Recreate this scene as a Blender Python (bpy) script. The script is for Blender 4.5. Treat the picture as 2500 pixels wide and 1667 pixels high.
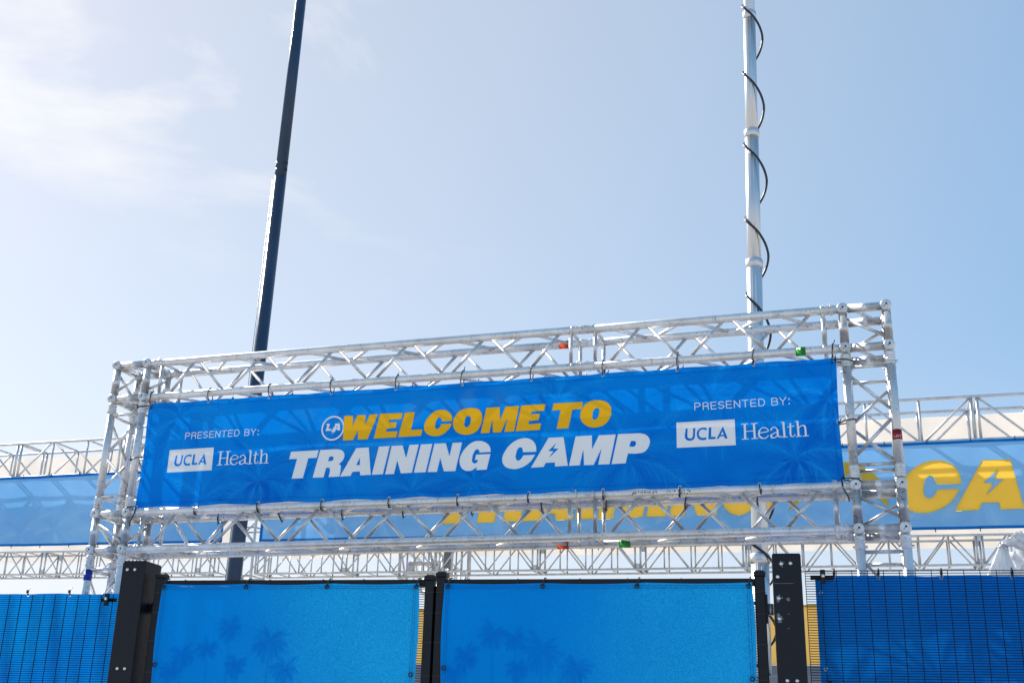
import bpy, math, random
import numpy as np
from mathutils import Vector, Matrix, noise as mnoise

for o in list(bpy.data.objects): bpy.data.objects.remove(o)
scene = bpy.context.scene

# ---------------------------------------------------------------- camera
cam_d = bpy.data.cameras.new('camera'); cam = bpy.data.objects.new('camera', cam_d)
scene.collection.objects.link(cam); scene.camera = cam
cam_d.sensor_width = 36.0; cam_d.lens = 2838.766/2500*36.0
cam_d.clip_start = .05; cam_d.clip_end = 3000
YAW, PITCH, ROLL = -0.300614, 0.341715, 0.026575
fw = Vector((math.sin(YAW)*math.cos(PITCH), math.cos(YAW)*math.cos(PITCH), math.sin(PITCH)))
rt_ = Vector((math.cos(YAW), -math.sin(YAW), 0)); up_ = rt_.cross(fw)
r2 = rt_*math.cos(ROLL)+up_*math.sin(ROLL); u2 = up_*math.cos(ROLL)-rt_*math.sin(ROLL)
cam.matrix_world = Matrix(((r2.x, u2.x, -fw.x, 2.33799), (r2.y, u2.y, -fw.y, -6.53864), (r2.z, u2.z, -fw.z, 1.55), (0, 0, 0, 1)))

# ---------------------------------------------------------------- sky, sun, exposure
SUN = Vector((-1.7, 1.0, 1.4)).normalized()
EL = math.asin(SUN.z); AZ = math.atan2(SUN.x, SUN.y)      # azimuth from +Y towards +X
w = bpy.data.worlds.new('World'); scene.world = w; w.use_nodes = True
nt = w.node_tree; nt.nodes.clear()
wo = nt.nodes.new('ShaderNodeOutputWorld'); bgn = nt.nodes.new('ShaderNodeBackground')
sky = nt.nodes.new('ShaderNodeTexSky'); sky.sky_type = 'NISHITA'; sky.sun_disc = False
sky.sun_elevation = EL; sky.sun_rotation = AZ
sky.air_density = 1.0; sky.dust_density = 0.3; sky.ozone_density = 1.2; sky.altitude = 10
# thin high cloud and marine haze over the clear sky
tc = nt.nodes.new('ShaderNodeTexCoord')
sep = nt.nodes.new('ShaderNodeSeparateXYZ'); nt.links.new(tc.outputs['Generated'], sep.inputs[0])
ad = nt.nodes.new('ShaderNodeMath'); ad.operation = 'MAXIMUM'; ad.inputs[1].default_value = .06; nt.links.new(sep.outputs[2], ad.inputs[0])
dv = nt.nodes.new('ShaderNodeVectorMath'); dv.operation = 'DIVIDE'; nt.links.new(tc.outputs['Generated'], dv.inputs[0])
cmb = nt.nodes.new('ShaderNodeCombineXYZ')
for i in range(3): nt.links.new(ad.outputs[0], cmb.inputs[i])
nt.links.new(cmb.outputs[0], dv.inputs[1])
mp = nt.nodes.new('ShaderNodeMapping'); mp.inputs['Location'].default_value = (4.19, -.60, 0); mp.inputs['Scale'].default_value = (1.0, 1.0, .2)
nt.links.new(dv.outputs[0], mp.inputs[0])
ns = nt.nodes.new('ShaderNodeTexNoise'); ns.inputs['Scale'].default_value = 1.15; ns.inputs['Detail'].default_value = 9; ns.inputs['Roughness'].default_value = .56
ns.inputs['Distortion'].default_value = .35
nt.links.new(mp.outputs[0], ns.inputs['Vector'])
cr = nt.nodes.new('ShaderNodeValToRGB'); cr.color_ramp.elements[0].position = .49; cr.color_ramp.elements[1].position = .61
cr.color_ramp.elements[1].color = (1, 1, 1, 1); nt.links.new(ns.outputs[0], cr.inputs[0])
fd = nt.nodes.new('ShaderNodeMapRange'); fd.interpolation_type = 'SMOOTHSTEP'      # low cloud is lost in the haze
fd.inputs[1].default_value = .33; fd.inputs[2].default_value = .52; nt.links.new(sep.outputs[2], fd.inputs[0])
cf = nt.nodes.new('ShaderNodeMath'); cf.operation = 'MULTIPLY'; nt.links.new(cr.outputs[0], cf.inputs[0]); nt.links.new(fd.outputs[0], cf.inputs[1])
sd_ = nt.nodes.new('ShaderNodeVectorMath'); sd_.operation = 'DOT_PRODUCT'; sd_.inputs[1].default_value = SUN      # thin cloud shows by forward-scattered sun
nt.links.new(tc.outputs['Generated'], sd_.inputs[0])
hb = nt.nodes.new('ShaderNodeMapRange'); hb.interpolation_type = 'SMOOTHSTEP'      # haze is whiter towards the sun
hb.inputs[1].default_value = .22; hb.inputs[2].default_value = 1.0; nt.links.new(sd_.outputs['Value'], hb.inputs[0])
hc = nt.nodes.new('ShaderNodeMix'); hc.data_type = 'RGBA'; nt.links.new(hb.outputs[0], hc.inputs[0])
hc.inputs[6].default_value = (1.0, 3.05, 5.6, 1); hc.inputs[7].default_value = (4.2, 4.65, 5.2, 1)
hz = nt.nodes.new('ShaderNodeMix'); hz.data_type = 'RGBA'; hz.inputs[0].default_value = .55
wb = nt.nodes.new('ShaderNodeMix'); wb.data_type = 'RGBA'; wb.blend_type = 'MULTIPLY'; wb.inputs[0].default_value = 1.0
nt.links.new(sky.outputs[0], wb.inputs[6]); wb.inputs[7].default_value = (1.14, .96, .84, 1)
nt.links.new(wb.outputs[2], hz.inputs[6]); nt.links.new(hc.outputs[2], hz.inputs[7])
lf = nt.nodes.new('ShaderNodeMapRange'); lf.interpolation_type = 'SMOOTHSTEP'      # pale marine layer along the horizon
lf.inputs[1].default_value = .34; lf.inputs[2].default_value = .0; lf.inputs[3].default_value = 0; lf.inputs[4].default_value = .8
nt.links.new(sep.outputs[2], lf.inputs[0])
hh = nt.nodes.new('ShaderNodeMix'); hh.data_type = 'RGBA'; nt.links.new(lf.outputs[0], hh.inputs[0])
nt.links.new(hz.outputs[2], hh.inputs[6]); hh.inputs[7].default_value = (4.75, 4.9, 5.3, 1)
mxc = nt.nodes.new('ShaderNodeMix'); mxc.data_type = 'RGBA'
sg = nt.nodes.new('ShaderNodeMapRange'); sg.interpolation_type = 'SMOOTHSTEP'; sg.inputs[1].default_value = .76; sg.inputs[2].default_value = .93
nt.links.new(sd_.outputs['Value'], sg.inputs[0])
cg = nt.nodes.new('ShaderNodeMath'); cg.operation = 'MULTIPLY'; nt.links.new(cf.outputs[0], cg.inputs[0]); nt.links.new(sg.outputs[0], cg.inputs[1])
nt.links.new(cg.outputs[0], mxc.inputs[0]); nt.links.new(hh.outputs[2], mxc.inputs[6]); mxc.inputs[7].default_value = (5.85, 5.85, 5.85, 1)
nt.links.new(mxc.outputs[2], bgn.inputs[0]); bgn.inputs[1].default_value = .09
nt.links.new(bgn.outputs[0], wo.inputs[0])
sun_d = bpy.data.lights.new('sun', 'SUN'); sun_d.energy = 3.6; sun_d.angle = math.radians(.6); sun_d.color = (1, .95, .87)
sun = bpy.data.objects.new('sun', sun_d); scene.collection.objects.link(sun)
sun.rotation_euler = (-SUN).to_track_quat('-Z', 'Y').to_euler()
scene.view_settings.view_transform = 'Standard'; scene.view_settings.look = 'None'
scene.view_settings.exposure = 0.95; scene.view_settings.gamma = 1.0
scene.view_settings.use_curve_mapping = False

# ---------------------------------------------------------------- measured outlines (metres on the banner plane: x, z, corner)
WEL = {"W":[[[-0.7916,3.5613,1],[-0.7285,3.5603,1],[-0.7285,3.4925,1],[-0.7,3.5609,1],[-0.6417,3.561,1],[-0.6404,3.4941,1],[-0.6129,3.5604,1],[-0.557,3.5602,1],[-0.6179,3.4,1],[-0.6847,3.4008,1],[-0.6878,3.4628,1],[-0.7186,3.4,1],[-0.7888,3.4013,1]]],"E":[[[-0.5429,3.5615,1],[-0.3899,3.558,1],[-0.396,3.5188,1],[-0.4751,3.5188,1],[-0.4815,3.501,1],[-0.4239,3.4991,1],[-0.4311,3.4633,1],[-0.4901,3.4598,1],[-0.4946,3.4415,1],[-0.4155,3.4395,1],[-0.4225,3.4012,1],[-0.5755,3.4011,1]]],"L":[[[-0.3749,3.5584,1],[-0.3071,3.5599,1],[-0.3261,3.4436,1],[-0.2504,3.4431,1],[-0.2588,3.4024,1],[-0.4099,3.4014,1]]],"C":[[[-0.0589,3.4874,1],[-0.0664,3.5285,0],[-0.0941,3.5542,0],[-0.1287,3.5644,0],[-0.1703,3.5587,0],[-0.2072,3.533,0],[-0.2338,3.4937,0],[-0.2413,3.457,0],[-0.2281,3.4231,0],[-0.2004,3.4032,0],[-0.1621,3.395,0],[-0.121,3.4027,0],[-0.0882,3.4266,0],[-0.0703,3.4476,0],[-0.0608,3.471,1],[-0.1288,3.4718,1],[-0.1384,3.4514,0],[-0.1531,3.4419,0],[-0.1668,3.4511,0],[-0.169,3.4715,0],[-0.1616,3.4988,0],[-0.1454,3.5164,0],[-0.1317,3.5082,0],[-0.127,3.4895,1]]],"O":[[[0.0674,3.5649,0],[0.109,3.5532,0],[0.1325,3.5205,0],[0.1354,3.491,0],[0.124,3.4479,0],[0.0993,3.4128,0],[0.0591,3.3968,0],[0.0181,3.3971,0],[-0.0238,3.414,0],[-0.0486,3.4501,0],[-0.0523,3.4834,0],[-0.0396,3.5195,0],[-0.0109,3.5511,0],[0.0262,3.5637,0]],[[0.0487,3.5162,0],[0.0605,3.5027,0],[0.0614,3.4806,0],[0.0513,3.4519,0],[0.0348,3.4437,0],[0.0232,3.4535,0],[0.0216,3.4755,0],[0.0286,3.5045,0]]],"M":[[[0.1609,3.56,1],[0.2461,3.5596,1],[0.2503,3.479,1],[0.2847,3.5609,1],[0.3717,3.5593,1],[0.3414,3.4004,1],[0.2801,3.4005,1],[0.2988,3.4897,1],[0.2589,3.3998,1],[0.2075,3.4004,1],[0.2018,3.4865,1],[0.184,3.4003,1],[0.1286,3.4003,1]]],"E2":[[[0.3848,3.5603,1],[0.5381,3.5598,1],[0.5306,3.5191,1],[0.4505,3.5185,1],[0.4467,3.5014,1],[0.5051,3.5009,1],[0.496,3.4617,1],[0.4361,3.4601,1],[0.4324,3.4395,1],[0.5127,3.4403,1],[0.5052,3.3999,1],[0.353,3.4009,1]]],"T":[[[0.5893,3.5596,1],[0.7725,3.5585,1],[0.7639,3.5146,1],[0.7083,3.5134,1],[0.6835,3.3995,1],[0.6109,3.3995,1],[0.6346,3.5149,1],[0.5809,3.5161,1]]],"O2":[[[0.8719,3.563,0],[0.9118,3.5511,0],[0.9395,3.5231,0],[0.9453,3.4863,0],[0.9353,3.4467,0],[0.9075,3.4121,0],[0.8679,3.3962,0],[0.8283,3.3964,0],[0.7884,3.4127,0],[0.7602,3.4486,0],[0.7568,3.4853,0],[0.7719,3.5251,0],[0.8039,3.5537,0],[0.8399,3.5637,0]],[[0.86,3.5157,0],[0.8711,3.5049,0],[0.8711,3.4826,0],[0.862,3.4549,0],[0.8461,3.4425,0],[0.8329,3.4505,0],[0.8313,3.4749,0],[0.8392,3.5028,0]]]}
TRA = {"T":[[[-1.1476,3.3463,1],[-0.9546,3.3481,1],[-0.9635,3.2987,1],[-1.0217,3.2985,1],[-1.0478,3.1696,1],[-1.125,3.1698,1],[-1.1003,3.2977,1],[-1.1562,3.2976,1]]],"R":[[[-0.9426,3.3483,1],[-0.83,3.3476,1],[-0.7916,3.3379,0],[-0.7717,3.312,0],[-0.7786,3.2752,0],[-0.8043,3.2515,1],[-0.7914,3.2387,0],[-0.7898,3.2184,0],[-0.7937,3.1699,1],[-0.8698,3.1695,1],[-0.8636,3.2179,0],[-0.8698,3.23,1],[-0.8909,3.231,1],[-0.905,3.1687,1],[-0.9791,3.17,1]],[[-0.8746,3.3009,1],[-0.852,3.3009,0],[-0.8452,3.2913,0],[-0.8499,3.2766,0],[-0.8635,3.2728,1],[-0.8825,3.2722,1]]],"A":[[[-0.6917,3.3471,1],[-0.6054,3.3465,1],[-0.5804,3.1707,1],[-0.6518,3.1701,1],[-0.6556,3.1959,1],[-0.7056,3.1955,1],[-0.7192,3.1704,1],[-0.7905,3.1687,1]],[[-0.6615,3.2845,1],[-0.6587,3.2364,1],[-0.6848,3.2365,1]]],"I":[[[-0.5361,3.3475,1],[-0.4625,3.3475,1],[-0.4982,3.1701,1],[-0.5734,3.1705,1]]],"N":[[[-0.4494,3.3469,1],[-0.3766,3.3469,1],[-0.348,3.2642,1],[-0.3307,3.3475,1],[-0.2689,3.3474,1],[-0.3052,3.1709,1],[-0.3781,3.1704,1],[-0.4062,3.2531,1],[-0.4238,3.1688,1],[-0.4832,3.1684,1]]],"I2":[[[-0.2552,3.3474,1],[-0.1802,3.348,1],[-0.2154,3.1706,1],[-0.292,3.1711,1]]],"N2":[[[-0.1666,3.3484,1],[-0.0928,3.3483,1],[-0.0657,3.2636,1],[-0.0489,3.3479,1],[0.0119,3.3484,1],[-0.0236,3.1702,1],[-0.0968,3.1716,1],[-0.1244,3.2555,1],[-0.1415,3.1699,1],[-0.2026,3.1708,1]]],"G":[[[0.1961,3.2798,1],[0.1933,3.3068,0],[0.1685,3.3368,0],[0.1237,3.3528,0],[0.0796,3.3467,0],[0.0382,3.3145,0],[0.0102,3.2726,0],[0.0008,3.2335,0],[0.0097,3.1973,0],[0.0347,3.173,0],[0.0644,3.167,0],[0.0899,3.1741,0],[0.1112,3.1909,1],[0.1109,3.1707,1],[0.176,3.171,1],[0.1964,3.2679,1],[0.1047,3.2673,1],[0.0986,3.2354,1],[0.1188,3.2341,1],[0.1103,3.2177,0],[0.0957,3.213,0],[0.0812,3.2262,0],[0.0814,3.2512,0],[0.0912,3.2831,0],[0.1072,3.3003,0],[0.1222,3.2941,0],[0.1253,3.2796,1]]]}
CAM = {"C":[[[0.4855,3.2667,1],[0.4799,3.3096,0],[0.4483,3.3452,0],[0.4,3.3545,0],[0.3383,3.3338,0],[0.2911,3.285,0],[0.2719,3.2316,0],[0.2869,3.1903,0],[0.3288,3.1696,0],[0.3836,3.1712,0],[0.4444,3.2033,0],[0.479,3.2488,1],[0.4038,3.2484,1],[0.3892,3.2261,0],[0.3722,3.2181,0],[0.3582,3.2309,0],[0.3588,3.2613,0],[0.3738,3.2959,0],[0.3909,3.2984,0],[0.4019,3.2681,1]]],"A":[[[0.5618,3.3483,1],[0.6546,3.3467,1],[0.6816,3.1715,1],[0.6033,3.1703,1],[0.6014,3.1954,1],[0.546,3.1955,1],[0.5335,3.1714,1],[0.4535,3.1702,1]],[[0.6095,3.3136,1],[0.559,3.266,1],[0.5912,3.2644,1],[0.5648,3.2249,1],[0.6233,3.2768,1],[0.5922,3.2812,1]]],"M":[[[0.7288,3.3468,1],[0.8283,3.3475,1],[0.8293,3.2627,1],[0.8699,3.3453,1],[0.9722,3.3459,1],[0.9336,3.1691,1],[0.866,3.1691,1],[0.8876,3.2677,1],[0.8385,3.1688,1],[0.7806,3.1702,1],[0.7762,3.2693,1],[0.7546,3.1702,1],[0.6891,3.1704,1]]],"P":[[[0.9852,3.3472,1],[1.1145,3.347,1],[1.153,3.3331,0],[1.1726,3.3026,0],[1.1655,3.2637,0],[1.1401,3.2337,0],[1.1015,3.2258,0],[1.0435,3.2267,1],[1.0295,3.1699,1],[0.9461,3.1686,1]],[[1.0605,3.3005,1],[1.083,3.3005,0],[1.0914,3.2891,0],[1.0826,3.2698,0],[1.0524,3.2686,1]]]}
LA = [[[-0.9132,3.5176,1],[-0.8882,3.5174,1],[-0.8974,3.4837,1],[-0.8742,3.4843,1],[-0.8822,3.4703,1],[-0.9165,3.4714,1],[-0.9078,3.5013,1]],[[-0.8527,3.5154,1],[-0.8199,3.5154,1],[-0.8134,3.4696,1],[-0.8322,3.4699,1],[-0.8336,3.4775,1],[-0.8468,3.4771,1],[-0.849,3.4708,1],[-0.8426,3.4709,1],[-0.8738,3.4419,1],[-0.8595,3.4619,1],[-0.8776,3.4625,1],[-0.8516,3.502,1]],[[-0.8367,3.5012,1],[-0.8335,3.4866,1],[-0.8435,3.4864,1]]]
BOX = [[[1.3296,3.4007,1],[1.666,3.4004,1],[1.6668,3.248,1],[1.3291,3.2483,1]],[[1.3827,3.3616,1],[1.3944,3.3621,1],[1.3919,3.3209,1],[1.3941,3.3077,0],[1.4048,3.3015,0],[1.4176,3.3046,0],[1.4234,3.3192,0],[1.4256,3.3615,1],[1.439,3.3615,1],[1.4361,3.3223,1],[1.4319,3.3001,0],[1.4172,3.2897,0],[1.4008,3.2879,0],[1.3847,3.2951,0],[1.3771,3.3123,0],[1.3783,3.331,1]],[[1.504,3.3598,1],[1.4879,3.3626,0],[1.4661,3.3581,0],[1.4493,3.3403,0],[1.4468,3.3161,0],[1.457,3.2951,0],[1.4766,3.2877,0],[1.5,3.2891,1],[1.5005,3.304,1],[1.4824,3.3012,0],[1.4646,3.3077,0],[1.4587,3.3267,0],[1.4657,3.345,0],[1.4839,3.3515,0],[1.5028,3.343,1]],[[1.5167,3.361,1],[1.5311,3.3613,1],[1.5285,3.3044,1],[1.5543,3.3038,1],[1.551,3.2902,1],[1.5116,3.2904,1]],[[1.5975,3.364,1],[1.6223,3.2902,1],[1.6066,3.2899,1],[1.6015,3.3042,1],[1.5775,3.3036,1],[1.571,3.2903,1],[1.5592,3.2905,1]],[[1.594,3.3344,1],[1.6004,3.3136,1],[1.5839,3.3133,1]]]
HEAL = [[[[1.7216,3.369],[1.721,3.2802]],0.012],[[[1.7735,3.369],[1.7749,3.2811]],0.012],[[[1.7215,3.3252],[1.7751,3.3253]],0.0046],[[[1.7021,3.369],[1.741,3.369]],0.0046],[[[1.7565,3.3685],[1.7939,3.369]],0.0046],[[[1.702,3.2801],[1.7408,3.2807]],0.0046],[[[1.7556,3.2806],[1.7949,3.2808]],0.0046],[[[1.8018,3.3106],[1.8505,3.3183],[1.8463,3.3325],[1.8319,3.3403],[1.8161,3.3389],[1.804,3.3267]],0.0053],[[[1.804,3.3267],[1.7989,3.3085],[1.8033,3.2899],[1.8186,3.2788]],0.0099],[[[1.8186,3.2788],[1.836,3.2794],[1.8524,3.2939]],0.0053],[[[1.8689,3.3232],[1.8691,3.329]],0.0113],[[[1.8664,3.3299],[1.8808,3.3387],[1.8946,3.3365],[1.9043,3.3212]],0.006],[[[1.9038,3.3249],[1.9037,3.2956],[1.908,3.2837]],0.0106],[[[1.908,3.2837],[1.9144,3.2811],[1.924,3.2865]],0.0049],[[[1.9037,3.3095],[1.8826,3.3048],[1.8689,3.2945]],0.0053],[[[1.8698,3.2992],[1.8664,3.2866],[1.875,3.2781]],0.0099],[[[1.875,3.2781],[1.8883,3.2799],[1.9029,3.2927]],0.0053],[[[1.9379,3.3672],[1.9403,3.279]],0.0113],[[[1.9246,3.365],[1.9387,3.3675]],0.0042],[[[1.9236,3.2785],[1.9569,3.2796]],0.0046],[[[1.9766,3.3576],[1.9735,3.2937]],0.0099],[[[1.9737,3.2974],[1.9777,3.2807]],0.0085],[[[1.9777,3.2807],[1.9886,3.2794],[1.9997,3.2923]],0.0046],[[[1.9578,3.3363],[1.9981,3.3396]],0.0046],[[[2.0163,3.3679],[2.0179,3.2793]],0.0113],[[[2.0031,3.3661],[2.017,3.3682]],0.0042],[[[2.0024,3.2787],[2.0351,3.2803]],0.0046],[[[2.0208,3.3259],[2.034,3.339],[2.0485,3.3404]],0.0053],[[[2.0471,3.3405],[2.0561,3.3294],[2.0574,3.2802]],0.0099],[[[2.0409,3.2789],[2.0738,3.2797]],0.0046]]
PRES = [["P",1.4395,1.4711],["R",1.4875,1.5183],["E",1.5338,1.5627],["S",1.5761,1.6084],["E",1.6221,1.6515],["N",1.6676,1.699],["T",1.7129,1.747],["E",1.7619,1.791],["D",1.8069,1.8404],["B",1.8802,1.9135],["Y",1.925,1.9589],[":",1.9729,1.9805]]
BOLT_OUT = [[1.187,5.322],[1.367,5.7],[1.703,5.986],[2.126,6.081],[2.483,5.919],[2.666,5.649],[2.714,5.323],[2.596,5.456],[2.376,5.726],[2.073,5.857],[1.94,5.743],[1.757,5.83],[1.457,5.597],[1.34,5.435]]

# ---------------------------------------------------------------- helpers
rng = random.Random(7)
COL = bpy.context.scene.collection
SUN_DIR = Vector((-1.7, 1.0, 1.4)).normalized()

def tag(o, label=None, cat=None, group=None, kind=None):
    if label: o['label'] = label
    if cat: o['category'] = cat
    if group: o['group'] = group
    if kind: o['kind'] = kind
    return o

def thing(name, loc, label, cat, group=None):
    o = bpy.data.objects.new(name, None); COL.objects.link(o)
    o.empty_display_size = .1
    o.location = loc
    return tag(o, label, cat, group)

def world_loc(o):
    v = Vector(o.location); p = o.parent
    while p is not None:
        v = v + Vector((0, 0, 0)); p = p.parent
    return v

ROOTLOC = {}
def adopt(o, parent):
    """parent o, keeping o's own transform as its world transform"""
    if parent is None: return o
    o.parent = parent
    M = parent.matrix_basis.copy(); q = parent
    M = parent.matrix_basis
    if parent.parent is not None:
        M = parent.parent.matrix_basis @ parent.matrix_parent_inverse @ parent.matrix_basis
    o.matrix_parent_inverse = M.inverted()
    return o

def link(name, mesh, parent=None, mat=None, M=None):
    if mat is not None and len(mesh.materials) == 0: mesh.materials.append(mat)
    o = bpy.data.objects.new(name, mesh); COL.objects.link(o)
    if M is not None: o.matrix_basis = M
    return adopt(o, parent)

def mesh_from(verts, faces, smooth=False, name='m'):
    me = bpy.data.meshes.new(name); me.from_pydata(verts, [], faces); me.update()
    if smooth: me.polygons.foreach_set('use_smooth', [True]*len(me.polygons))
    return me

_cyl = {}
def cyl_mesh(r, mat, segs=16, caps=True):
    k = (round(r, 5), mat.name, segs, caps)
    if k not in _cyl:
        v = []; f = []
        for z in (-.5, .5):
            for i in range(segs):
                a = 2*math.pi*i/segs; v.append((r*math.cos(a), r*math.sin(a), z))
        for i in range(segs):
            j = (i+1) % segs; f.append((i, j, segs+j, segs+i))
        n = len(f)
        if caps: f += [tuple(range(segs-1, -1, -1)), tuple(range(segs, 2*segs))]
        me = mesh_from(v, f, name='tube')
        for i in range(n): me.polygons[i].use_smooth = True
        me.materials.append(mat); _cyl[k] = me
    return _cyl[k]

def along(a, b, scale_z=True):
    a = Vector(a); b = Vector(b); d = b-a
    q = d.to_track_quat('Z', 'Y')
    S = Matrix.Diagonal((1, 1, d.length if scale_z else 1, 1))
    return Matrix.Translation((a+b)/2) @ q.to_matrix().to_4x4() @ S

def tube(name, a, b, r, mat, parent, segs=16, caps=True):
    return link(name, cyl_mesh(r, mat, segs, caps), parent, None, along(a, b))

class MB:
    def __init__(s): s.v = []; s.f = []; s.m = []; s.sm = []
    def add(s, v, f, mi=0, smooth=False):
        n = len(s.v); s.v += [tuple(p) for p in v]
        s.f += [tuple(n+i for i in q) for q in f]; s.m += [mi]*len(f); s.sm += [smooth]*len(f)
    def box(s, c, sz, mi=0, R=None):
        c = Vector(c); h = Vector(sz)/2; v = []
        for x in (-1, 1):
            for y in (-1, 1):
                for z in (-1, 1):
                    p = Vector((x*h.x, y*h.y, z*h.z))
                    if R is not None: p = R @ p
                    v.append(c+p)
        s.add(v, [(0,1,3,2),(4,6,7,5),(0,4,5,1),(2,3,7,6),(0,2,6,4),(1,5,7,3)], mi)
    def path(s, pts, r, segs=6, closed=False, mi=0, rs=None):
        P = [Vector(p) for p in pts]; n = len(P); v = []; f = []
        up = Vector((0, 0, 1))
        for i, p in enumerate(P):
            if closed: t = P[(i+1) % n]-P[i-1]
            else: t = P[min(i+1, n-1)]-P[max(i-1, 0)]
            t.normalize()
            a = t.cross(up)
            if a.length < .15: a = t.cross(Vector((1, 0, 0)))
            a.normalize(); b = t.cross(a)
            rr = r if rs is None else rs[i]
            for k in range(segs):
                an = 2*math.pi*k/segs
                v.append(p+a*(rr*math.cos(an))+b*(rr*math.sin(an)))
        m = n if closed else n-1
        for i in range(m):
            for k in range(segs):
                j = (i+1) % n; l = (k+1) % segs
                f.append((i*segs+k, i*segs+l, j*segs+l, j*segs+k))
        if not closed:
            f.append(tuple(range(segs-1, -1, -1))); f.append(tuple((n-1)*segs+k for k in range(segs)))
        s.add(v, f, mi, True)
    def lathe(s, prof, M=None, segs=18, mi=0, smooth=True):
        v = []; f = []; n = len(prof)
        for r, z in prof:
            for k in range(segs):
                a = 2*math.pi*k/segs; p = Vector((r*math.cos(a), r*math.sin(a), z))
                v.append(M @ p if M is not None else p)
        for i in range(n-1):
            for k in range(segs):
                l = (k+1) % segs
                f.append((i*segs+k, i*segs+l, (i+1)*segs+l, (i+1)*segs+k))
        f.append(tuple(range(segs-1, -1, -1))); f.append(tuple((n-1)*segs+k for k in range(segs)))
        s.add(v, f, mi, smooth)
        s.sm[-1] = False; s.sm[-2] = False
    def mesh(s, mats, name='m'):
        me = bpy.data.meshes.new(name); me.from_pydata(s.v, [], s.f); me.update()
        for m in mats: me.materials.append(m)
        me.polygons.foreach_set('material_index', s.m)
        me.polygons.foreach_set('use_smooth', s.sm)
        return me
    def obj(s, name, mats, parent=None, M=None):
        return link(name, s.mesh(mats, name), parent, None, M)

# ---------------------------------------------------------------- materials
def newmat(name):
    m = bpy.data.materials.new(name); m.use_nodes = True
    nt = m.node_tree; nt.nodes.clear()
    out = nt.nodes.new('ShaderNodeOutputMaterial')
    return m, nt, out
def N(nt, t, **kw):
    n = nt.nodes.new(t)
    for k, v in kw.items():
        if k in n.inputs: n.inputs[k].default_value = v
        else: setattr(n, k, v)
    return n
def ramp(nt, stops):
    r = nt.nodes.new('ShaderNodeValToRGB'); e = r.color_ramp.elements
    while len(e) < len(stops): e.new(.5)
    for i, (p, c) in enumerate(stops):
        e[i].position = p; e[i].color = c if len(c) == 4 else (*c, 1)
    return r
def mixc(nt, fac, a, b, mode='MIX'):
    n = nt.nodes.new('ShaderNodeMix'); n.data_type = 'RGBA'; n.blend_type = mode
    for s, v in ((n.inputs[0], fac), (n.inputs[6], a), (n.inputs[7], b)):
        if hasattr(v, 'is_linked') or isinstance(v, bpy.types.NodeSocket): nt.links.new(v, s)
        elif isinstance(v, (int, float)): s.default_value = v
        else: s.default_value = v if len(v) == 4 else (*v, 1)
    return n.outputs[2]

def alu(name, base=(.83, .83, .84), rough=.44, metal=.72, speck=.7, streak=1.0):
    m, nt, out = newmat(name); L = nt.links.new
    b = nt.nodes.new('ShaderNodeBsdfPrincipled')
    g = nt.nodes.new('ShaderNodeNewGeometry')
    mp = N(nt, 'ShaderNodeMapping'); mp.inputs['Scale'].default_value = (1, 1, .45); L(g.outputs['Position'], mp.inputs[0])
    n1 = N(nt, 'ShaderNodeTexNoise', Scale=9.0, Detail=6.0, Roughness=.65); L(mp.outputs[0], n1.inputs['Vector'])
    n2 = N(nt, 'ShaderNodeTexNoise', Scale=75.0, Detail=4.0, Roughness=.75); L(g.outputs['Position'], n2.inputs['Vector'])
    n3 = N(nt, 'ShaderNodeTexNoise', Scale=28.0, Detail=4.0, Roughness=.6); L(mp.outputs[0], n3.inputs['Vector'])
    r1 = ramp(nt, [(.32, (.70, .69, .67)), (.60, (1, 1, 1))]); L(n1.outputs[0], r1.inputs[0])
    c1 = mixc(nt, .75*streak, base, r1.outputs[0], 'MULTIPLY')
    r2 = ramp(nt, [(.53, (0, 0, 0)), (.62, (1, 1, 1))]); L(n2.outputs[0], r2.inputs[0])
    r3 = ramp(nt, [(.46, (0, 0, 0)), (.62, (1, 1, 1))]); L(n3.outputs[0], r3.inputs[0])
    mu = N(nt, 'ShaderNodeMath', operation='MULTIPLY'); L(r2.outputs[0], mu.inputs[0]); L(r3.outputs[0], mu.inputs[1])
    mu2 = N(nt, 'ShaderNodeMath', operation='MULTIPLY'); L(mu.outputs[0], mu2.inputs[0]); mu2.inputs[1].default_value = speck
    c2 = mixc(nt, mu2.outputs[0], c1, (.16, .15, .14))
    L(c2, b.inputs['Base Color']); b.inputs['Metallic'].default_value = metal
    rr = N(nt, 'ShaderNodeMapRange'); L(n1.outputs[0], rr.inputs[0])
    rr.inputs[3].default_value = rough-.08; rr.inputs[4].default_value = rough+.14
    L(rr.outputs[0], b.inputs['Roughness'])
    bp = N(nt, 'ShaderNodeBump', Strength=.06, Distance=.002); L(n2.outputs[0], bp.inputs['Height']); L(bp.outputs[0], b.inputs['Normal'])
    L(b.outputs[0], out.inputs[0]); return m

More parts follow.
